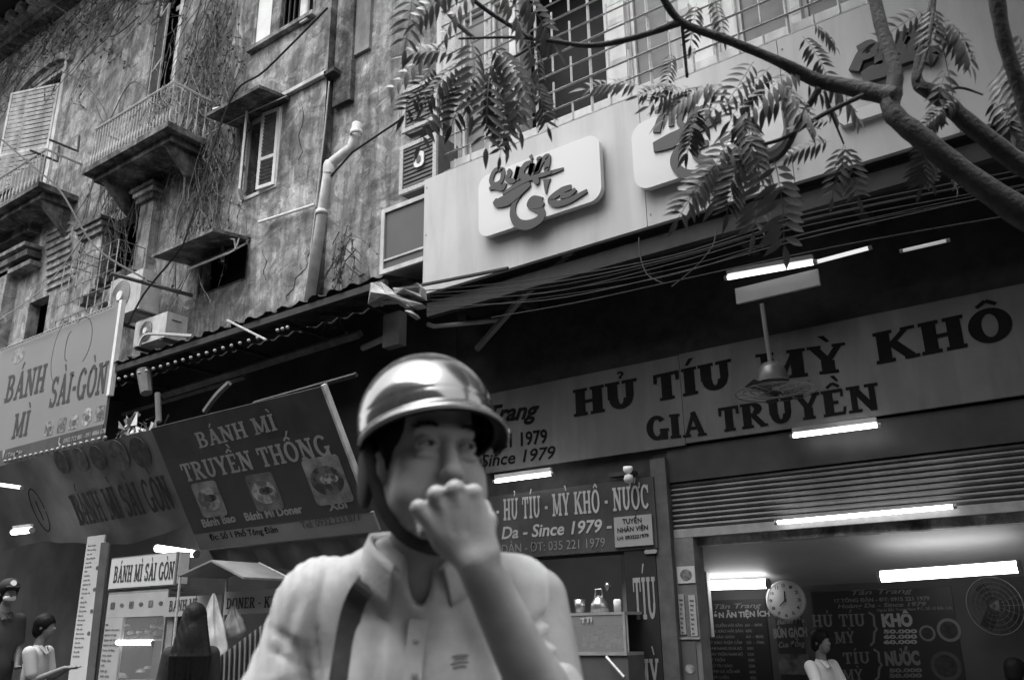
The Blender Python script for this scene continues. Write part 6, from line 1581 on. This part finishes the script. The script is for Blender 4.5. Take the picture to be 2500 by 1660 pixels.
for k in range(16):
    s_ = 1 if k % 2 else -1; cx_ = .135 if s_ > 0 else -.185; cz_ = -.33 + rf.uniform(-.03, .03); an = rf.uniform(-.2, 1.3); l_ = rf.uniform(.04, .1)
    T.F += fold(cx_, cz_, cx_ + s_ * l_ * math.cos(an), cz_ + l_ * math.sin(an), rf.uniform(.0045, .008), rf.uniform(.002, .0045))
for k in range(10):
    x_ = rf.uniform(-.1, .1); T.F += fold(x_, rf.uniform(-.25, -.3), x_ + rf.uniform(-.03, .03), -.45, rf.uniform(.006, .012), rf.uniform(.002, .004))
T.F += (.0013 * np.sin(X * 310 + Z * 45) * (X < -.11) * np.clip((-.11 - X) * 20, 0, 1)).astype(np.float32)  # fine ribs shaped for slats reflected on this shoulder
T.F += (.002 * np.sin(X * 37 + Z * 23) * np.sin(Z * 31 - X * 12)).astype(np.float32)
T.ell((-.012, -.02, Z0 - .185), (.02, .08, .056), .008, None, 'sub'); T.ell((-.01, .055, Z0 - .09), (.07, .07, .07), .008, None, 'sub')
shirt = M('shirt_cotton', .43, .85, .1, 40, bump=.25, bscale=500)
T.mesh('shirt', shirt, man)
def on(x, z, off=.004): 
    y = T.front(x, Z0 + z); return (x, (y if y is not None else .02) - off, Z0 + z)
# collar wings
cl = M('collar', .4, .8, .06, 40, bump=.2, bscale=200)
def wing(rows, name='collar'):
    m = MB(); R = [spline([Vector(p) for p in r], 6) for r in rows]; n = len(R[0]); RR = [R[0]]
    for j in range(len(R) - 1):
        for q in range(1, 5): RR.append([R[j][i].lerp(R[j + 1][i], q / 4) + Vector((0, 0, .006 * math.sin(math.pi * q / 4) * (j > 0))) for i in range(n)])
    for r in RR: m.v += [tuple(p) for p in r]
    for j in range(len(RR) - 1):
        for i in range(n - 1): a = j * n + i; m.f.append((a, a + 1, a + n + 1, a + n))
    o = obj_local(m, name, cl, man, True); s = o.modifiers.new('t', 'SOLIDIFY'); s.thickness = .003; s.offset = 0
def nk(an, r=.073, z=-.165, dz=0): return (-.012 + (r + .012) * math.sin(an), .052 - (r + .012) * math.cos(an), Z0 + z + .022 + dz)
wing([[nk(math.radians(a), .070, -.168 - .05 * max(0, math.cos(math.radians(a))) ** 2 + .03 * (1 - math.cos(math.radians(a))) / 2) for a in (-22, -50, -80, -115, -150)],
      [nk(math.radians(a), .078, -.160 - .05 * max(0, math.cos(math.radians(a))) ** 2 + .03 * (1 - math.cos(math.radians(a))) / 2) for a in (-24, -52, -82, -115, -150)],
      [on(-.062, -.25, .005), on(-.09, -.228, .006), on(-.112, -.2, .006), (-.125, .1, Z0 - .155), (-.08, .17, Z0 - .15)]])
wing([[nk(math.radians(a), .070, -.168 - .05 * max(0, math.cos(math.radians(a))) ** 2 + .03 * (1 - math.cos(math.radians(a))) / 2) for a in (22, 50, 80, 115, 150)],
      [nk(math.radians(a), .078, -.160 - .05 * max(0, math.cos(math.radians(a))) ** 2 + .03 * (1 - math.cos(math.radians(a))) / 2) for a in (24, 52, 82, 115, 150)],
      [on(.038, -.24, .005), on(.066, -.22, .006), on(.088, -.195, .006), (.1, .1, Z0 - .152), (.06, .17, Z0 - .15)]])
# placket, button, strap, chest logo
tape(man, [on(-.013, -.258), on(-.018, -.32), on(-.02, -.37), on(-.02, -.42)], .028, .003, 'placket', shirt)
for z in (-.29, -.34): p = Vector(on(-.016, z, .008)); obj_local(MB().lathe(p, [(0, .003), (.0055, .002), (.006, 0)], 12, (0, -1, 0)), 'button', M('button', .3, .4), man)
tape(man, [(-.062, .12, Z0 - .150), (-.075, .06, Z0 - .172), on(-.098, -.205, .006), on(-.118, -.24, .006), on(-.127, -.29, .006), on(-.132, -.35, .006), on(-.136, -.42, .006), on(-.14, -.5, .006)], .034, .003, 'bag_strap', M('strap_web', .045, .7, .2, 60))
m = MB()
for k, (dz, w_) in enumerate(((.008, .024), (.003, .02), (-.002, .026), (-.008, .02))):
    a = on(.052 - w_ / 2, -.322 + dz, .003); c = on(.052 + w_ / 2, -.322 + dz + .002, .003); m.tube([a, ((a[0] + c[0]) / 2, (a[1] + c[1]) / 2 - .001, (a[2] + c[2]) / 2 + .0015), c], .0011, 4)
obj_local(m, 'chest_emblem', M('emblem_thread', .1), man)
L = SDF((-.25, -.1, -.02), (.25, .3, Z0 - .7), .014)
for s in (-1, 1): L.cap((-.02 + .09 * s, .1, Z0 - .74), (-.02 + .11 * s, .08, .5), .1, .07, .03); L.cap((-.02 + .11 * s, .08, .5), (-.02 + .11 * s, .12, .06), .07, .05, .02); L.ell((-.02 + .12 * s, .03, .045), (.048, .13, .05), .01)
L.ell((-.02, .1, Z0 - .82), (.18, .13, .14), .04)
L.mesh('trousers', M('trousers', .03), man)

# ------------------------------------------------------------------ tree reaching in from the right
bark = M('bark', .05, .9, .4, 14, bump=.6, bscale=60); barkl = M('bark_pale', .2, .85, .3, 14, bump=.4, bscale=60)
leafm = [M('leaf_dark', .07, .5, .25, 20, spec=.35), M('leaf_mid', .13, .5, .2, 20, spec=.35), M('leaf_pale', .24, .5, .15, 20, spec=.35)]
tree = thing('street_tree', 'street tree with dark branches and feathery compound leaves reaching in from the right', 'tree', (1.9, 1.6, 0))
def branch(pts, rs, name='branch', mat=bark, n=8):
    P = [p if isinstance(p, Vector) else atD(*p) for p in pts]; Q = spline(P); R_ = []
    for i in range(len(rs) - 1): R_ += [rs[i] + (rs[i + 1] - rs[i]) * k / 6 for k in range(6)]
    R_.append(rs[-1]); rr = random.Random(len(Q) + int(P[0].x * 100))
    R_ = [r * (1 + rr.uniform(-.06, .06)) for r in R_]
    return MB().tube(Q, R_, n).build(name, mat, tree, True)
base = Vector((1.95, 1.75, 0)); j1 = atD(2600, 560, 2.7)
branch([base, Vector((1.9, 1.8, 1.2)), Vector((1.7, 1.85, 1.9)), j1 + Vector((.35, -.05, -.1))], [.16, .14, .12, .09], 'trunk')
branch([j1 + Vector((.35, -.05, -.1)), (2600, 560, 2.7), (2420, 470, 2.75), (2240, 330, 2.8), (2175, 265, 2.85), (2185, 180, 2.9), (2150, 60, 3.0), (2120, -80, 3.1)], [.07, .052, .042, .036, .031, .025, .022, .02])
branch([j1 + Vector((.35, -.05, .0)), (2560, 430, 2.8), (2400, 330, 2.85), (2290, 235, 2.9), (2240, 200, 2.95), (2250, 110, 3.0), (2290, -60, 3.1)], [.05, .036, .03, .03, .02, .01, .008])
branch([(2190, 240, 2.85), (2080, 215, 2.95), (1990, 195, 3.0), (1900, 150, 3.0), (1780, 100, 3.05), (1665, 55, 3.1), (1615, -10, 3.1)], [.036, .03, .026, .019, .017, .015, .013])
branch([(1665, 55, 3.1), (1540, 95, 3.15), (1440, 112, 3.2), (1340, 100, 3.2), (1250, 92, 3.25), (1120, 95, 3.3)], [.012, .011, .010, .008, .006, .004], n=6)
branch([(1300, 95, 3.2), (1240, 60, 3.2), (1180, 20, 3.2), (1120, -30, 3.2)], [.007, .008, .008, .009], n=6)
branch([(1320, 100, 3.2), (1265, 135, 3.2), (1200, 170, 3.2)], [.006, .005, .003], n=5)
branch([(2000, 215, 2.98), (1960, 285, 3.0), (1915, 370, 3.0), (1870, 398, 3.0), (1840, 392, 3.0)], [.012, .010, .010, .009, .005], n=6)
branch([(2110, 232, 2.9), (2010, 280, 2.95), (1920, 335, 3.0), (1850, 355, 3.0), (1800, 352, 3.0)], [.008, .008, .007, .006, .004], n=6)
branch([(2013, 222, 2.95), (2035, 290, 2.95), (2060, 352, 2.95)], [.006, .005, .003], n=5)
branch([(1665, 60, 3.1), (1670, 110, 3.1), (1678, 190, 3.1)], [.007, .007, .006], n=5)
branch([(2240, 200, 2.9), (2270, 90, 2.95), (2285, -20, 3.0)], [.008, .007, .006], n=5)
branch([(2430, -30, 2.4), (2450, 90, 2.4), (2490, 220, 2.4), (2520, 330, 2.4)], [.022, .02, .02, .02])
branch([(1030, -40, 3.5), (1075, 5, 3.45), (1120, 60, 3.4), (1160, 95, 3.4)], [.016, .014, .012, .008], mat=barkl, n=8)
branch([(2240, 215, 2.9), (2300, 222, 2.9), (2345, 215, 2.9), (2400, 232, 2.9)], [.008, .006, .005, .003], n=5)
# one compound leaf per mesh variant: stalk with opposite leaflets, all one connected sheet
def leaf_mesh(seed, npair, L, lw, droop, curl):
    rr = random.Random(seed); V, Fc = [], []
    ax = []
    for i in range(npair + 2):
        f = i / (npair + 1); ax.append(Vector((L * f, 0, -droop * L * f * f)))
    def strip(a, b_, w0, w1):
        k = len(V); s = Vector((0, 1, 0)); V.extend([a - s * w0, a + s * w0, b_ + s * w1, b_ - s * w1]); Fc.append((k, k + 1, k + 2, k + 3))
    k0 = None
    # rachis as a shared ribbon
    for i, p in enumerate(ax): V.extend([p + Vector((0, -.0012, 0)), p + Vector((0, .0012, 0))])
    for i in range(len(ax) - 1): Fc.append((2 * i, 2 * i + 1, 2 * i + 3, 2 * i + 2))
    def leaflet(i, side, ln, dirv, wid):
        a = 2 * i + (1 if side > 0 else 0); p = V[a]; d = dirv.normalized(); nrm = Vector((0, 0, 1)); s = d.cross(nrm).normalized()
        prev = [a]; n = 6; mid = []
        prof = (.0, .55, .92, 1.0, .82, .45, 0)
        for q in range(1, n + 1):
            f = q / n; c = p + d * ln * f + Vector((0, 0, -curl * ln * f * f)); w_ = wid * prof[q]
            k = len(V)
            if q < n:
                V.extend([c - s * w_ + Vector((0, 0, w_ * .35)), c, c + s * w_ + Vector((0, 0, w_ * .35))]); cur = [k, k + 1, k + 2]
            else: V.append(c); cur = [k]
            if len(prev) == 1: Fc.append((prev[0], cur[0], cur[1])); Fc.append((prev[0], cur[1], cur[2]))
            elif len(cur) == 1: Fc.append((prev[0], cur[0], prev[1])); Fc.append((prev[1], cur[0], prev[2]))
            else: Fc.append((prev[0], cur[0], cur[1], prev[1])); Fc.append((prev[1], cur[1], cur[2], prev[2]))
            prev = cur
    for i in range(1, npair + 1):
        f = i / npair; ln = lw * (0.7 + .5 * math.sin(f * 2.6)) * rr.uniform(.88, 1.1)
        for side in (-1, 1):
            if rr.random() < .06: continue
            leaflet(i, side, ln, Vector((.38 + .25 * f + rr.uniform(-.08, .08), side * 1.0, -.25 + rr.uniform(-.12, .12))), ln * .14)
    leaflet(len(ax) - 1, 1, lw * 1.1, Vector((1, .05, -.3)), lw * .15)
    me = bpy.data.meshes.new('leaf'); me.from_pydata([tuple(v) for v in V], [], Fc); me.update(); me.shade_smooth(); return me
LM = []
for v in range(9):
    me = leaf_mesh(v, 7 + v % 4, .2 + .02 * (v % 3), .062 + .006 * (v % 2), .35 + .1 * (v % 3), .25 + .1 * (v % 2)); me.materials.append(leafm[v % 3]); LM.append(me)
rr = random.Random(77)
def leaf(px, py, d, ang, sc=1.0, tone=None, face=None, bend=0.0):
    """compound leaf hanging from a twig: ang = direction of its stalk in the picture plane, degrees, 0 right, -90 down"""
    tone = rr.randrange(3) if tone is None else tone
    me = LM[tone + 3 * rr.randrange(3)]; o = bpy.data.objects.new('leaf', me); COL.objects.link(o); o.parent = tree
    a = math.radians(ang); right = Vector((MX[0][0], MX[1][0], MX[2][0])); up = Vector((0, 0, 1)); back = Vector((-.58, .81, .1))
    x = (right * math.cos(a) + up * math.sin(a) + back * rr.uniform(-.35, .35)).normalized()
    z = (-back * (face if face is not None else rr.uniform(.55, 1.0)) + up * rr.uniform(.1, .5) + right * rr.uniform(-.4, .4)); z = (z - x * z.dot(x)).normalized(); y = z.cross(x)
    o.matrix_local = Matrix.Translation(atD(px, py, d) - tree.location) @ Matrix((x, y, z)).transposed().to_4x4() @ Matrix.Scale(sc, 4)
def cluster(n, box, ang, d=(2.9, 3.3), tone=None, sc=(.8, 1.15)):
    for k in range(n): leaf(rr.uniform(box[0], box[2]), rr.uniform(box[1], box[3]), rr.uniform(*d), rr.uniform(*ang), rr.uniform(*sc), tone() if callable(tone) else tone)
pick = lambda *w: (lambda: rr.choices((0, 1, 2), w)[0])
cluster(5, (1010, -70, 1260, 40), (-170, -10), tone=pick(1, 4, 4))
cluster(4, (1040, 60, 1260, 130), (-150, -40), tone=pick(4, 4, 1))
for a in ((1130, 150, 3.2, -140, 1, 0), (1160, 170, 3.2, -110, 1.05, 0), (1200, 165, 3.15, -80, 1.1, 0), (1215, 170, 3.2, -60, .9, 0), (1120, 130, 3.2, 175, .9, 0), (1195, 185, 3.1, -95, 1.1, 1), (1250, 150, 3.1, -75, 1, 1), (1085, 120, 3.2, -160, 1, 2), (1060, 160, 3.3, -120, .9, 1), (1290, 90, 3.2, -60, .8, 1), (1310, 200, 3.2, -80, .7, 1), (1260, 215, 3.1, -88, .8, 2), (1240, 250, 3.15, -92, .8, 1), (1090, 190, 3.3, -115, 1, 2),
          (1950, 170, 3.0, -150, 1, 1), (1880, 165, 3, -140, .9, 1), (1840, 150, 3, -120, .9, 1), (1935, 230, 3, -170, 1.0, 1), (1750, 200, 3.0, -170, .9, 1), (1790, 215, 3.0, 170, 1.1, 0), (1900, 205, 3, -60, .9, 0), (1960, 200, 3.0, -20, .9, 1), (1990, 180, 3.0, -15, 1.1, 1),
          (1860, 330, 3.0, -130, 1.1, 1), (1820, 350, 3.0, -150, 1.0, 2), (1780, 340, 3.0, -120, .9, 2), (1860, 370, 2.9, -85, 1.1, 1), (1890, 390, 2.8, -75, 1.25, 1), (1740, 400, 2.95, -125, .9, 1), (1800, 390, 3.0, -100, .9, 0),
          (2060, 352, 2.95, -110, .75, 1), (2062, 355, 2.95, -80, .75, 1), (2030, 345, 2.95, 178, .7, 1), (2030, 300, 2.95, 160, .5, 1), (1960, 90, 3.1, -60, .7, 1), (1985, 60, 3.1, -20, .6, 0),
          (1560, 210, 3.1, 165, .8, 1), (1690, 215, 3.1, -160, .7, 1), (1660, 215, 3.1, -175, .7, 0), (1700, 10, 3.1, -100, .6, 1), (1740, 0, 3.1, -70, .6, 1), (1640, 130, 3.2, -100, .5, 1)):
    leaf(a[0], a[1], a[2], a[3], a[4], a[5])
cluster(6, (1690, 200, 1930, 400), (-175, -30), tone=pick(2, 4, 2), sc=(.7, 1.0))
cluster(5, (2260, 130, 2470, 250), (-160, -30), (2.8, 3.0), pick(3, 3, 1), (.6, .9))
cluster(3, (2200, 300, 2360, 380), (-120, -20), (2.8, 3.0), pick(4, 2, 1), (.6, .8))
cluster(4, (2440, 60, 2520, 200), (-120, -60), (2.4, 2.7), pick(4, 2, 0), (.7, .9))
cluster(5, (2220, 0, 2400, 60), (-150, -40), (2.8, 3.0), pick(3, 2, 0), (.6, .8))
# unseen crown above the frame, shaped to shade the right of the facade
m = MB(); rr = random.Random(90)
for k in range(26000):
    c = Vector((rr.gauss(1.3, 1.8), rr.gauss(6.9, 1.3), rr.uniform(7.5, 13.5))); s = rr.uniform(.08, .16)
    if c.z < 1.7 + 1.06 * c.y or c.y > 8.6 or c.y < 3.2: continue
    u = Vector((rr.gauss(0, 1), rr.gauss(0, 1), rr.gauss(0, .6))).normalized() * s; v = Vector((rr.gauss(0, 1), rr.gauss(0, 1), rr.gauss(0, .6))).normalized() * s * .5
    m.quad(c - u, c - v, c + u, c + v)
stuff(m.build('shade_crown', leafm[1], tree))
for k in range(6):
    a = Vector((1.6, 1.9, 2.6)); c = Vector((rr.uniform(-.5, 3.5), rr.uniform(2.2, 5), 7)); branch([a, a.lerp(c, .4) + Vector((0, .2, .4)), a.lerp(c, .75), c], [.06, .045, .03, .012])
branch([Vector((1.9, 1.8, 1.2)), Vector((1.75, 1.85, 2.0)), Vector((1.6, 1.9, 2.7))], [.13, .1, .07])
bpy.context.view_layer.update()
